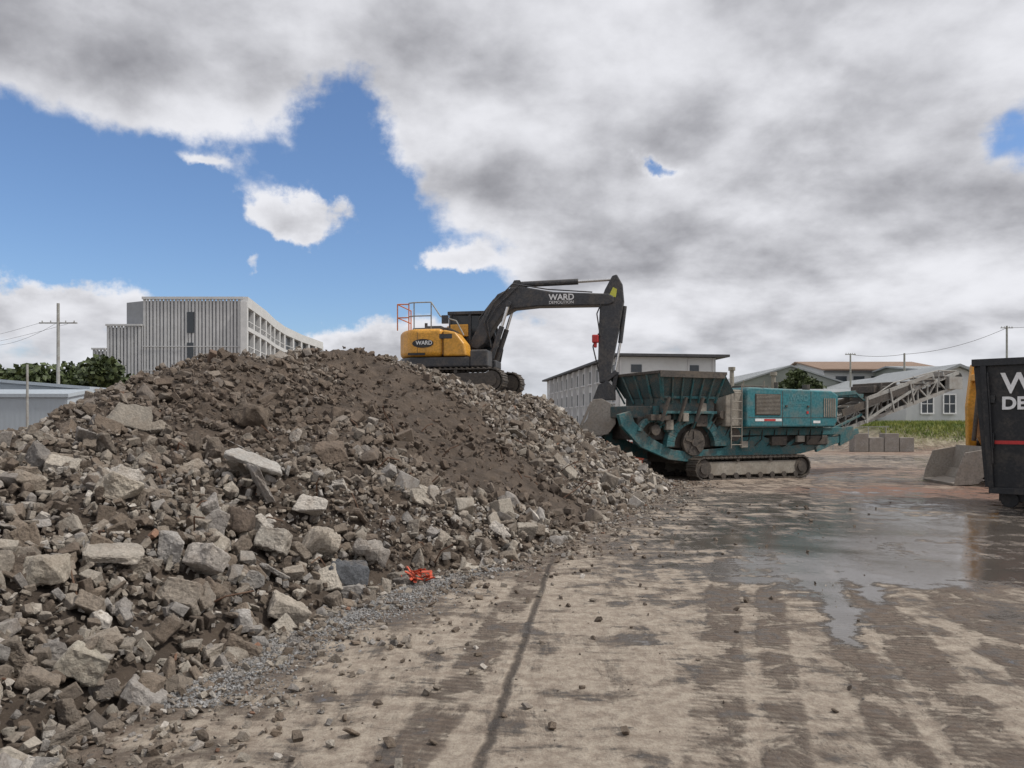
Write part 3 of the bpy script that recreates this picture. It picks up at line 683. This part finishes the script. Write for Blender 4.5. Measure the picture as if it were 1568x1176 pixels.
W.tube([(.28,-.03,.9),(.24,-.06,1.9),(.2,-.1,2.7)],.018); W.box(.2,.32,-.04,.06,2.1,2.25)
W.fin('bin_ribs_and_rails',BLACK,sb,.012)
W=B(); W.beam((.3,.062,1.32),(Lb,.062,1.32),.02,.07); W.fin('red_stripe',RED,sb)
for s,sz,z,yy in(('WARD',.56,2.3,.015),('DEMOLITION',.34,1.98,.03)):
    tx=text('bin_lettering_'+s.lower(),s,sz,(.42,yy-.03,z),WHITE,sb,rot=(R(87.3),0,0),bold=.012)
W=B()
for y in(-.02,1.9): W.cyl((3.0,y,.5),(3.0,y+.5,.5),.5,n=24)
W.fin('truck_wheels',RUB,sb,.03)

# ------------------------------------------------------------ WHEEL LOADER (mostly hidden behind bin)
wl=empty('wheel_loader',(13.08,21.6,0),R(-8))
B().prism([(.5,.9),(1.7,.9),(1.7,2.0),(.3,2.0),(.3,1.3)],-.6,.9).prism([(1.8,.8),(4.6,.8),(4.6,2.0),(3.2,2.2),(1.8,2.2)],-.8,1.1).fin('body',YEL,wl,.06)
B().prism([(-.02,.95),(.2,.95),(.26,2.0),(.36,3.3),(.1,3.4),(-.04,2.2)],-.7,-.5).prism([(-.02,.95),(.2,.95),(.26,2.0),(.36,3.3),(.1,3.4),(-.04,2.2)],.6,.8).box(.02,.3,-.5,.6,2.9,3.1).prism([(.1,3.2),(.36,3.2),(2.2,2.0),(2.0,1.9)],-.49,-.35).fin('lift_arms',YEL,wl,.03)
B().cyl((.0,-.3,1.2),(.15,-.3,2.8),.06).cyl((.0,.3,1.2),(.15,.3,2.8),.06).fin('tilt_cylinders',DSTEEL,wl)
B().box(1.2,2.6,-.6,.9,2.1,3.2).fin('cab',GLASS,wl,.06); B().box(1.1,2.7,-.7,1.0,3.2,3.35).fin('cab_roof',YEL,wl,.05)
W=B()
for x in(.9,3.6):
    for y in(-1.25,1.0): W.cyl((x,y,.7),(x,y+.5,.7),.7,n=24)
W.fin('wheels',RUB,wl,.06)
W=B(); pr=[(-.05,1.0),(-.2,.35),(-.4,.08),(-1.0,.0)]; pi=[(x-.02,z+.07) for x,z in pr]
for i in range(3): W.prism([pr[i],pr[i+1],pi[i+1],(pi[i][0]-.05,pi[i][1])],-.9,1.2)
for y in(-.94,1.2): W.prism([(-.05,1.03),(-.2,.35),(-.4,.06),(-1.02,.0),(-.95,.35),(-.75,.9)],y,y+.04)
W.fin('bucket',STEEL,wl,.01)

# ------------------------------------------------------------ buildings
def claddingmat(name,c,scale,axis='X',bump=.6,dirt=.15):
    m,t,b=newmat(name); o=t.obj()
    w=t.n('ShaderNodeTexWave',wave_type='BANDS',bands_direction=axis); t.set(w.inputs['Vector'],o); w.inputs['Scale'].default_value=scale
    n=t.noise(o,.4,6,.6); cc=t.mix(t.m('MULTIPLY',t.ss(n,.35,.7),dirt*2),c,tuple(x*.6 for x in c))
    t.set(b.inputs['Base Color'],cc); b.inputs['Roughness'].default_value=.6
    t.set(b.inputs['Normal'],t.bump(w.outputs['Fac'],bump,.05)); return m
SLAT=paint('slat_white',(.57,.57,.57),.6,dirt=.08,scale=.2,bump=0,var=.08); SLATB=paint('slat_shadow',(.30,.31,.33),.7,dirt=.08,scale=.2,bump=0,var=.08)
WALLW=paint('white_render',(.60,.61,.61),.8,dirt=.12,scale=.4,bump=0,var=.05); WGL=plain('window_glass',(.035,.045,.055),.12); ROOFD=paint('dark_roof',(.05,.05,.055),.6,dirt=.1,scale=.4)
ap=empty('apartment_building')
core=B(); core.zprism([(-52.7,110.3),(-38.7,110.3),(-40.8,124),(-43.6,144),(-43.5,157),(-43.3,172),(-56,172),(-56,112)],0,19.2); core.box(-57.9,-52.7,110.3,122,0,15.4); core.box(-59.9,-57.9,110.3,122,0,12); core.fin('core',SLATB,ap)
sl=B()
def slats(x0,x1,y,z0,z1,p=.5,skip=()):
    x=x0; i=0
    while x<x1:
        w=.28 if i%3 else .36
        ok=[(z0,z1)]
        for sx0,sx1,sz0,sz1 in skip:
            if sx0<x<sx1: ok=[(z0,sz0),(sz1,z1)] if len(ok)==1 else ok
        for a,c in ok: sl.box(x,x+w,y-.15,y,a,c)
        x+=p; i+=1
slats(-52.7,-38.5,110.25,0,19.4,skip=[(-46.3,-45.5,14.6,17.6),(-46.3,-45.5,10.6,13.2)]); slats(-57.9,-52.8,110.25,0,15.6); slats(-59.9,-58,110.25,0,12.2)
for z in(12.6,9.2,5.6): sl.box(-52.7,-38.4,109.98,110.03,z,z+.12)
sl.box(-52.8,-38.3,109.85,110.35,19.4,19.75); sl.box(-58,-52.8,109.85,110.3,15.6,15.85); sl.box(-60,-58,109.85,110.3,12.2,12.45)
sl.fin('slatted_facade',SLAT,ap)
B().box(-46.4,-45.5,110.0,110.2,10.6,13.2).box(-46.4,-45.5,110.0,110.2,14.6,17.6).fin('slot_windows',WGL,ap)
pl=[(-38.4,110),(-40.2,124),(-41.9,134),(-43.1,144),(-43.5,157),(-42.9,172)]
cs=B(); gl=B()
for a,c in zip(pl[:-1],pl[1:]):
    d=Vector((c[0]-a[0],c[1]-a[1],0)); L_=d.length; t_=d/L_; nn=Vector((-t_.y,t_.x,0)); nn=-nn if nn.x<0 else nn
    m=Vector(((a[0]+c[0])/2,(a[1]+c[1])/2,0))
    for z,h in((19.0,.75),(15.2,.3),(11.6,.3),(8.0,.3),(4.6,.3)):
        cs.obox(m+Vector((0,0,z))+nn*.2,t_*(L_/2+.1),nn*.5,(0,0,h))
        if z<19: cs.obox(m+Vector((0,0,z+1.15))+nn*.62,t_*(L_/2),nn*.03,(0,0,.05)); 
    k=int(L_/4.6)
    for i in range(k+1):
        p=Vector((a[0],a[1],9.5))+t_*(L_*i/max(k,1)); cs.obox(p+nn*.2,t_*.5,nn*.45,(0,0,9.5))
    gl.obox(m+Vector((0,0,9.5)),t_*(L_/2),nn*.05,(0,0,9.4))
cs.fin('side_fins_and_slabs',SLAT,ap); gl.fin('side_glazing',WGL,ap)

mb=empty('white_office_building')
a=(9.85,70);c=(5.1,112); e=(18.9,71.5); f2_=(14.5,113)
B().zprism([a,e,f2_,c],0,7.75).fin('walls',WALLW,mb)
rf=B(); rf.zprism([(9.3,69.2),(20.0,70.7),(15.2,114),(4.4,113)],7.78,8.0); rf.fin('roof_slab',ROOFD,mb)
win=B(); fr=B()
d=Vector((c[0]-a[0],c[1]-a[1],0)); L_=d.length; t_=d/L_; nn=Vector((-t_.y,t_.x,0)); nn=nn if nn.x<0 else -nn
for k in range(12):
    for z in(1.9,4.3,6.5):
        p=Vector((a[0],a[1],z))+t_*(1.8+k*3.4)
        win.obox(p+nn*.03,t_*.95,nn*.05,(0,0,.65)); fr.obox(p+nn*.06,t_*.04,nn*.05,(0,0,.65)); fr.obox(p+nn*.12+Vector((0,0,-.72)),t_*1.15,nn*.18,(0,0,.06))
    p=Vector((a[0],a[1],4))+t_*(.2+k*3.4); fr.obox(p+nn*.15,t_*.12,nn*.25,(0,0,3.7))
d=Vector((e[0]-a[0],e[1]-a[1],0)); t2=d.normalized(); n2=Vector((t2.y,-t2.x,0))
for k,xx in enumerate((1.5,4.2,7.0)):
    for z in(6.7,3.9):
        p=Vector((a[0],a[1],z))+t2*xx
        if k!=1: win.obox(p+n2*.02,t2*.5,n2*.05,(0,0,.35))
for xx in(6.5,8.9,0): fr.obox(Vector((a[0],a[1],4))+t2*xx+n2*.05,t2*.07,n2*.06,(0,0,3.7))
win.fin('windows',WGL,mb); fr.fin('frames_and_sills',SLAT,mb)

def gable(name,x0,x1,y0,y1,z0,ze,zr,wall,roof,ridge='X',ov=.4):
    e_=empty(name)
    if ridge=='X':
        ym=(y0+y1)/2
        B().add([(x0,y0,z0),(x1,y0,z0),(x1,y1,z0),(x0,y1,z0),(x0,y0,ze),(x1,y0,ze),(x1,y1,ze),(x0,y1,ze),(x0,ym,zr),(x1,ym,zr)],
         [(0,1,5,4),(2,3,7,6),(1,2,6,9,5),(3,0,4,8,7)]).fin('walls',wall,e_)
        q=B()
        for ya,yb in((y0-ov,ym),(y1+ov,ym)):
            za=ze-(zr-ze)*ov/(ym-y0)
            q.add([(x0-ov,ya,za+.02),(x1+ov,ya,za+.02),(x1+ov,yb,zr+.02),(x0-ov,yb,zr+.02),(x0-ov,ya,za+.2),(x1+ov,ya,za+.2),(x1+ov,yb,zr+.2),(x0-ov,yb,zr+.2)],[(0,1,2,3),(4,5,6,7),(0,1,5,4),(3,0,4,7),(1,2,6,5)])
        q.fin('roof',roof,e_)
    else:
        xm=(x0+x1)/2
        B().add([(x0,y0,z0),(x1,y0,z0),(x1,y1,z0),(x0,y1,z0),(x0,y0,ze),(x1,y0,ze),(x1,y1,ze),(x0,y1,ze),(xm,y0,zr),(xm,y1,zr)],
         [(0,1,5,8,4),(2,3,7,9,6),(1,2,6,5),(3,0,4,7)]).fin('walls',wall,e_)
        q=B()
        for xa in(x0-ov,x1+ov):
            za=ze-(zr-ze)*ov/(xm-x0)
            q.add([(xa,y0-ov,za+.02),(xm,y0-ov,zr+.02),(xm,y1+ov,zr+.02),(xa,y1+ov,za+.02),(xa,y0-ov,za+.2),(xm,y0-ov,zr+.2),(xm,y1+ov,zr+.2),(xa,y1+ov,za+.2)],[(0,1,2,3),(4,5,6,7),(0,1,5,4),(3,0,4,7)])
        q.fin('roof',roof,e_)
    return e_
GRN=claddingmat('grey_green_cladding',(.30,.32,.29),3); BRN=claddingmat('brown_roof',(.26,.17,.115),3); WCL=claddingmat('white_cladding',(.55,.55,.54),3); GRF=claddingmat('grey_roof',(.32,.34,.35),4); BLU=claddingmat('pale_blue_cladding',(.42,.47,.52),5,dirt=.08)
s=gable('warehouse',24,41,90,112,0,5.6,8.3,GRN,GRF,'Y',.3)
B().box(26,29,89.9,90.0,0,3.5).box(31,34,89.9,90,0,3.5).fin('roller_doors',GALV,s)
s=gable('warehouse',40.5,56,100,118,0,8.6,10.2,WCL,BRN,'X',.5)
w=B()
for k in range(6): w.box(42+k*2.3,43.4+k*2.3,99.9,99.99,6.4,7.8)
w.fin('windows',WGL,s)
B().box(40.4,56.1,99.5,99.95,8.3,8.45).fin('gutter',ROOFD,s)
s=gable('warehouse',47,80,82,110,0,7.0,8.6,GRN,GRF,'X',.5)
s=gable('warehouse',34,44,78,92,0,4.9,6.4,WCL,GRF,'Y',.3)
w=B()
for k in range(3): w.box(35.5+k*2.8,36.9+k*2.8,77.9,77.99,2.6,4.0)
w.fin('windows',WGL,s)
for x,y,z in((25.1,88,8.1),(30.2,89,7.6)):
    ch=empty('chimney'); B().cyl((x,y,4),(x,y,z),.28,.24).cyl((x,y,z-.4),(x,y,z),.4).fin('stack',BEIGE,ch)
h=gable('white_house',26.6,33.5,52,62,1.5,4.1,5.5,WALLW,GRF,'Y',.35)
w=B(); fr=B()
for xx in(27.6,29.1,31.4):
    w.box(xx,xx+.75,51.93,51.99,2.4,3.6)
    fr.box(xx-.08,xx+.83,51.88,51.925,3.6,3.7); fr.box(xx-.08,xx+.83,51.85,51.925,2.3,2.4); fr.box(xx-.08,xx,51.88,51.925,2.4,3.6); fr.box(xx+.75,xx+.83,51.88,51.925,2.4,3.6); fr.box(xx+.35,xx+.4,51.89,51.92,2.4,3.6); fr.box(xx,xx+.75,51.895,51.915,2.98,3.03)
w.fin('windows',WGL,h); fr.fin('window_frames',WHITE,h)
lt=gable('white_shed',22.8,26.4,56,66,0,3.3,4.2,WALLW,GRF,'X',.2)
B().box(24.2,24.9,55.9,55.98,1.9,2.9).fin('windows',WGL,lt)
s=gable('shed',-44,-24.2,44,58,0,3.6,4.4,BLU,BLU,'Y',.2)
s=gable('shed',-36,-22.5,39,43,0,3.0,3.3,BLU,BLU,'X',.1)
cw=B()
for k in range(4): cw.box(20.2+k*.9,21.06+k*.9,45.5,46.2,0,1.1-(k%2)*.25)
cw.fin('concrete_block_wall',paint('concrete_block',(.25,.23,.21),.85,dirt=.5),None,.03)
fn=empty('chain_fence'); w=B()
for k in range(14): w.cyl((9+k*1.1,48,0),(9+k*1.1,48,1.5),.03,n=6)
w.box(9,23.5,47.99,48.01,.1,.12); w.box(9,23.5,47.985,48.015,1.45,1.5); w.fin('posts',GALV,fn)
w=B(); w.box(13.5,19.5,47.96,47.98,.15,1.1); w.fin('panels',paint('panel_grey',(.24,.24,.23),.8,dirt=.4),fn)

def pole(x,y,z,r=.13,arm=0,az=0):
    e_=empty('utility_pole'); q=B(); q.cyl((x,y,0),(x,y,z),r,r*.75,10)
    if arm:
        q.box(x-arm,x+arm,y-.05,y+.05,z-az-.035,z-az+.035)
        for dx in(-arm*.85,-arm*.4,arm*.4,arm*.85): q.cyl((x+dx,y,z-az+.03),(x+dx,y,z-az+.14),.03,n=6)
    q.fin('pole',GALV,e_)
pole(-26.5,45,8.7,.11,1.1,1.15); pole(-23.9,38,4.6,.07)
pole(32.5,74,8.4,.1,.5,.1); pole(38.7,76,8.6,.12); pole(48.8,76,11.3,.12,.6,.2)
wr=empty('overhead_wires'); q=B()
def sag(a,b,s,n=12):
    a,b=Vector(a),Vector(b); return [a.lerp(b,i/n)-Vector((0,0,4*s*(i/n)*(1-i/n))) for i in range(n+1)]
for dx in(-.9,.9): q.tube(sag((-26.5+dx,45,7.6),(-60+dx,62,7.6),1.2),.008,4)
q.tube(sag((38.7,76,8.5),(48.8,76,11.1),.5),.018,4); q.tube(sag((32.5,74,8.3),(38.7,76,8.5),.2),.018,4); q.tube(sag((48.8,76,11.1),(70,70,13),.5),.018,4)
q.tube(sag((-26.5,45,7.6),(-49,70,9),.7),.01,4)
q.fin('wires',RUB,wr)

# ------------------------------------------------------------ foliage
def leafmat(name,a,bc):
    m,t,b=newmat(name); n=t.noise(t.obj(),1.1,4,.6); n2=t.noise(t.obj(),9,3,.6)
    t.set(b.inputs['Base Color'],t.mix(t.ss(t.m('ADD',n,t.m('MULTIPLY',t.m('SUBTRACT',n2,.5),.6)),.35,.65),a,bc)); b.inputs['Roughness'].default_value=.65; return m
LF=leafmat('leaves',(.022,.036,.012),(.075,.10,.03))
def leaves(name,blobs,n,size,mat,parent=None):
    w=np.array([b[3]*b[4]*b[5] for b in blobs]); w=w/w.sum()
    bi=rng.choice(len(blobs),n,p=w); bl=np.array(blobs)[bi]
    d=rng.normal(size=(n,3)); d/=np.linalg.norm(d,axis=1)[:,None]; r=rng.random(n)**.45
    P=bl[:,:3]+d*r[:,None]*bl[:,3:6]*rng.uniform(.85,1.15,(n,1))
    Rm=quatmats(n); s=size*rng.uniform(.5,1.3,n)
    q=np.array([(-.5,-.3,0),(.1,-.5,.05),(.5,.2,0),(-.1,.5,.08)])
    V=(np.einsum('nij,vj->nvi',Rm,q)*s[:,None,None]+P[:,None,:]).reshape(-1,3)
    F=np.arange(n*4).reshape(n,4)
    me=bpy.data.meshes.new(name); me.from_pydata(V.tolist(),[],F.tolist()); me.materials.append(mat)
    ob=bpy.data.objects.new(name,me); col.objects.link(ob)
    if parent: ob.parent=parent
    return ob
bl_=[]
for k in range(70):
    x=random.uniform(-95,-48.5); bl_.append((x,random.uniform(92,102),random.uniform(3.0,8.3)+(x<-58)*.9,random.uniform(1.8,3.4),2.5,random.uniform(1.5,2.4)))
tr=empty('tree_row'); leaves('foliage',bl_,42000,.7,LF,tr)
w=B()
for k in range(12): x=-88+k*3.2; w.cyl((x,98,0),(x+.5,98,6),.25,.1,8)
BARK=paint('bark',(.09,.07,.05),.9); w.fin('trunks',BARK,tr)
tr=empty('tree'); leaves('crown',[(26.2,70,5.2,1.5,1.3,.9),(24.9,70,4.7,1.1,1,.8),(27.3,70,4.8,1.0,1,.8),(26,70.2,6.0,.9,.8,.6)],4500,.3,LF,tr)
B().cyl((26,70,0),(26.1,70,4.5),.18,.09,8).cyl((26.05,70,3),(27,70,5),.08,.03,6).cyl((26.05,70,3),(25,70,4.9),.08,.03,6).fin('trunk',BARK,tr)
bl_=[(random.uniform(15,150),random.uniform(135,150),random.uniform(1,5),5,3,2.5) for k in range(70)]+[(random.uniform(-150,-60),random.uniform(120,135),random.uniform(2,8),5,3,3) for k in range(50)]
tr=empty('distant_trees'); leaves('foliage',bl_,20000,1.3,LF,tr)
n=11000; x=rng.uniform(23.5,36,n); y=rng.uniform(47.2,52.5,n)-(x-25)*.12; z=gz(x,y); k=rng.random(n)<sst(z,.35,1.1); x,y,z=x[k],y[k],z[k]; n=len(x)
a=rng.uniform(0,6.28,n); hgt=rng.uniform(.1,.3,n); wv=.03
V=np.stack([np.stack([x-np.cos(a)*wv,y-np.sin(a)*wv,z],1),np.stack([x+np.cos(a)*wv,y+np.sin(a)*wv,z],1),np.stack([x+rng.normal(0,.06,n),y+rng.normal(0,.06,n),z+hgt],1)],1).reshape(-1,3)
me=bpy.data.meshes.new('grass'); me.from_pydata(V.tolist(),[],np.arange(n*3).reshape(n,3).tolist()); me.materials.append(leafmat('grass_blades',(.09,.15,.02),(.30,.31,.07))); col.objects.link(bpy.data.objects.new('grass',me))

# ------------------------------------------------------------ world
SUN_AZ=100; SUN_EL=54
w=bpy.data.worlds.new('World'); sc.world=w; w.use_nodes=True
nt=w.node_tree; t=NT(nt); bg=nt.nodes['Background']
sky=t.n('ShaderNodeTexSky',sky_type='NISHITA',sun_disc=False); sky.sun_elevation=R(SUN_EL); sky.sun_rotation=R(SUN_AZ); sky.air_density=1.0; sky.dust_density=.8; sky.ozone_density=2.0
dr=t.n('ShaderNodeTexCoord').outputs['Generated']
sp=t.n('ShaderNodeSeparateXYZ'); t.set(sp.inputs[0],dr); x,y,z=sp.outputs
hyp=t.m('SQRT',t.m('ADD',t.m('MULTIPLY',x,x),t.m('MULTIPLY',y,y)))
az=t.m('MULTIPLY',t.m('ARCTAN2',x,y),57.2958); el=t.m('MULTIPLY',t.m('ARCTAN2',z,hyp),57.2958)
wn=t.n('ShaderNodeSeparateXYZ'); t.set(wn.inputs[0],t.noise(dr,6.5,9,.6,0,'Color'))
azw=t.m('ADD',az,t.m('MULTIPLY',t.m('SUBTRACT',wn.outputs[0],.5),11.)); elw=t.m('ADD',el,t.m('MULTIPLY',t.m('SUBTRACT',wn.outputs[1],.5),8.))
def gauss(a,e,ra,re,wt,warp=True):
    A=azw if warp else az; E=elw if warp else el
    p=t.m('POWER',t.m('ABSOLUTE',t.m('DIVIDE',t.m('SUBTRACT',A,a),ra)),2); q=t.m('POWER',t.m('ABSOLUTE',t.m('DIVIDE',t.m('SUBTRACT',E,e),re)),2)
    return t.m('MULTIPLY',t.m('EXPONENT',t.m('MULTIPLY',t.m('ADD',p,q),-1.)),wt)
def total(lst,base):
    s=base
    for g_ in lst: s=t.m('ADD',s,gauss(*g_))
    return s
zc=t.m('ADD',t.m('MAXIMUM',z,0.),.34)
cmb=t.n('ShaderNodeCombineXYZ'); t.set(cmb.inputs[0],t.m('DIVIDE',x,zc)); t.set(cmb.inputs[1],t.m('DIVIDE',y,zc)); P=cmb.outputs[0]
n1=t.noise(P,2.9,12,.56,.1)
off=t.vm('ADD',P,(.05,.12,0)); n2=t.noise(off,2.9,6,.54,.1)
nl=t.noise(P,1.3,5,.5); nd=t.noise(dr,16,8,.6)
cov=total([(-28,13.5,11,5.2,-1.1),(-12.5,18.6,4.2,5.0,-1.0),(-13,10,9,4.6,-1.0),(-34,10,10,4,-.5),(-5,10.2,5,2.8,-.65),(-23,17.0,6,2.0,-.3),
  (-15.8,14.4,4.0,1.8,1.35),(-4.6,11.2,3.2,1.2,1.25),(-18.5,11.2,1.6,.7,.9),(-32,8.0,7,2.0,.9),(-22.5,16.9,3.0,.8,.7),(-10,5.0,8,2.0,.75),(10.5,18.0,1.2,.6,-.6),(33,17,2.0,1.6,-.32),(0,8,4,1.3,-.3),(20,14,14,9,.25),(0,25,20,4,.2)],.48)
d=t.m('ADD',cov,t.m('ADD',t.m('MULTIPLY',t.m('SUBTRACT',n1,.5),1.3),t.m('MULTIPLY',t.m('SUBTRACT',nd,.5),.8)))
alpha=t.ss(d,-.06,.32)
thick=t.ss(d,.12,.9)
L=t.m('SUBTRACT',.84,t.m('MULTIPLY',thick,.30))
L=t.m('ADD',L,t.m('MULTIPLY',t.m('SUBTRACT',n1,n2),1.7))
L=t.m('ADD',L,t.m('MULTIPLY',t.m('SUBTRACT',nl,.5),.5))
L=t.m('ADD',L,t.m('MULTIPLY',t.m('SUBTRACT',nd,.5),.22))
L=t.m('ADD',L,total([(-29,24,14,5,-.15),(-2,17,8,4,-.17),(6,14,9,3,-.07),(17,20,5,3.5,.16),(9,27,6,2.5,.12),(28,22,9,5,-.04),(26,9,12,3,.08),(-15.8,14.6,5,2.5,.25),(-4.6,11.5,4,2,.2)],0.))
L=t.m('ADD',L,t.ss(el,3,10,.06,0.))
# soft shoulder / toe instead of hard clamps
L=t.ss(L,.02,1.08,.24,.88)
cc=t.n('ShaderNodeCombineXYZ')
t.set(cc.inputs[0],t.m('MULTIPLY',L,9.65)); t.set(cc.inputs[1],t.m('MULTIPLY',L,9.72)); t.set(cc.inputs[2],t.m('MULTIPLY',t.m('ADD',L,.02),10.))
skc=t.vm('MULTIPLY',sky.outputs[0],(1.0,1.14,1.34))
fin=t.mix(alpha,skc,cc.outputs[0])
fin=t.mix(t.ss(el,0,7,.5,0.),fin,(6.4,6.9,7.5))
t.set(bg.inputs[0],fin); bg.inputs[1].default_value=.1

sl_=bpy.data.lights.new('sun','SUN'); sl_.energy=2.8; sl_.angle=R(5); sl_.color=(1,.95,.87)
so=bpy.data.objects.new('sun',sl_); col.objects.link(so)
dv=Vector((math.sin(R(SUN_AZ))*math.cos(R(SUN_EL)),math.cos(R(SUN_AZ))*math.cos(R(SUN_EL)),math.sin(R(SUN_EL))))
so.rotation_euler=dv.to_track_quat('Z','Y').to_euler(); so.location=(10,-10,30)

# ------------------------------------------------------------ camera
cam=bpy.data.cameras.new('camera'); co=bpy.data.objects.new('camera',cam); col.objects.link(co)
co.location=(0,0,1.7); co.rotation_euler=(R(90),0,0)
cam.sensor_width=36; cam.lens=36*1180/1568; cam.shift_y=60/1568; cam.clip_end=3000; cam.clip_start=.05
sc.camera=co
sc.view_settings.view_transform='Standard'; sc.view_settings.look='None'; sc.view_settings.exposure=0
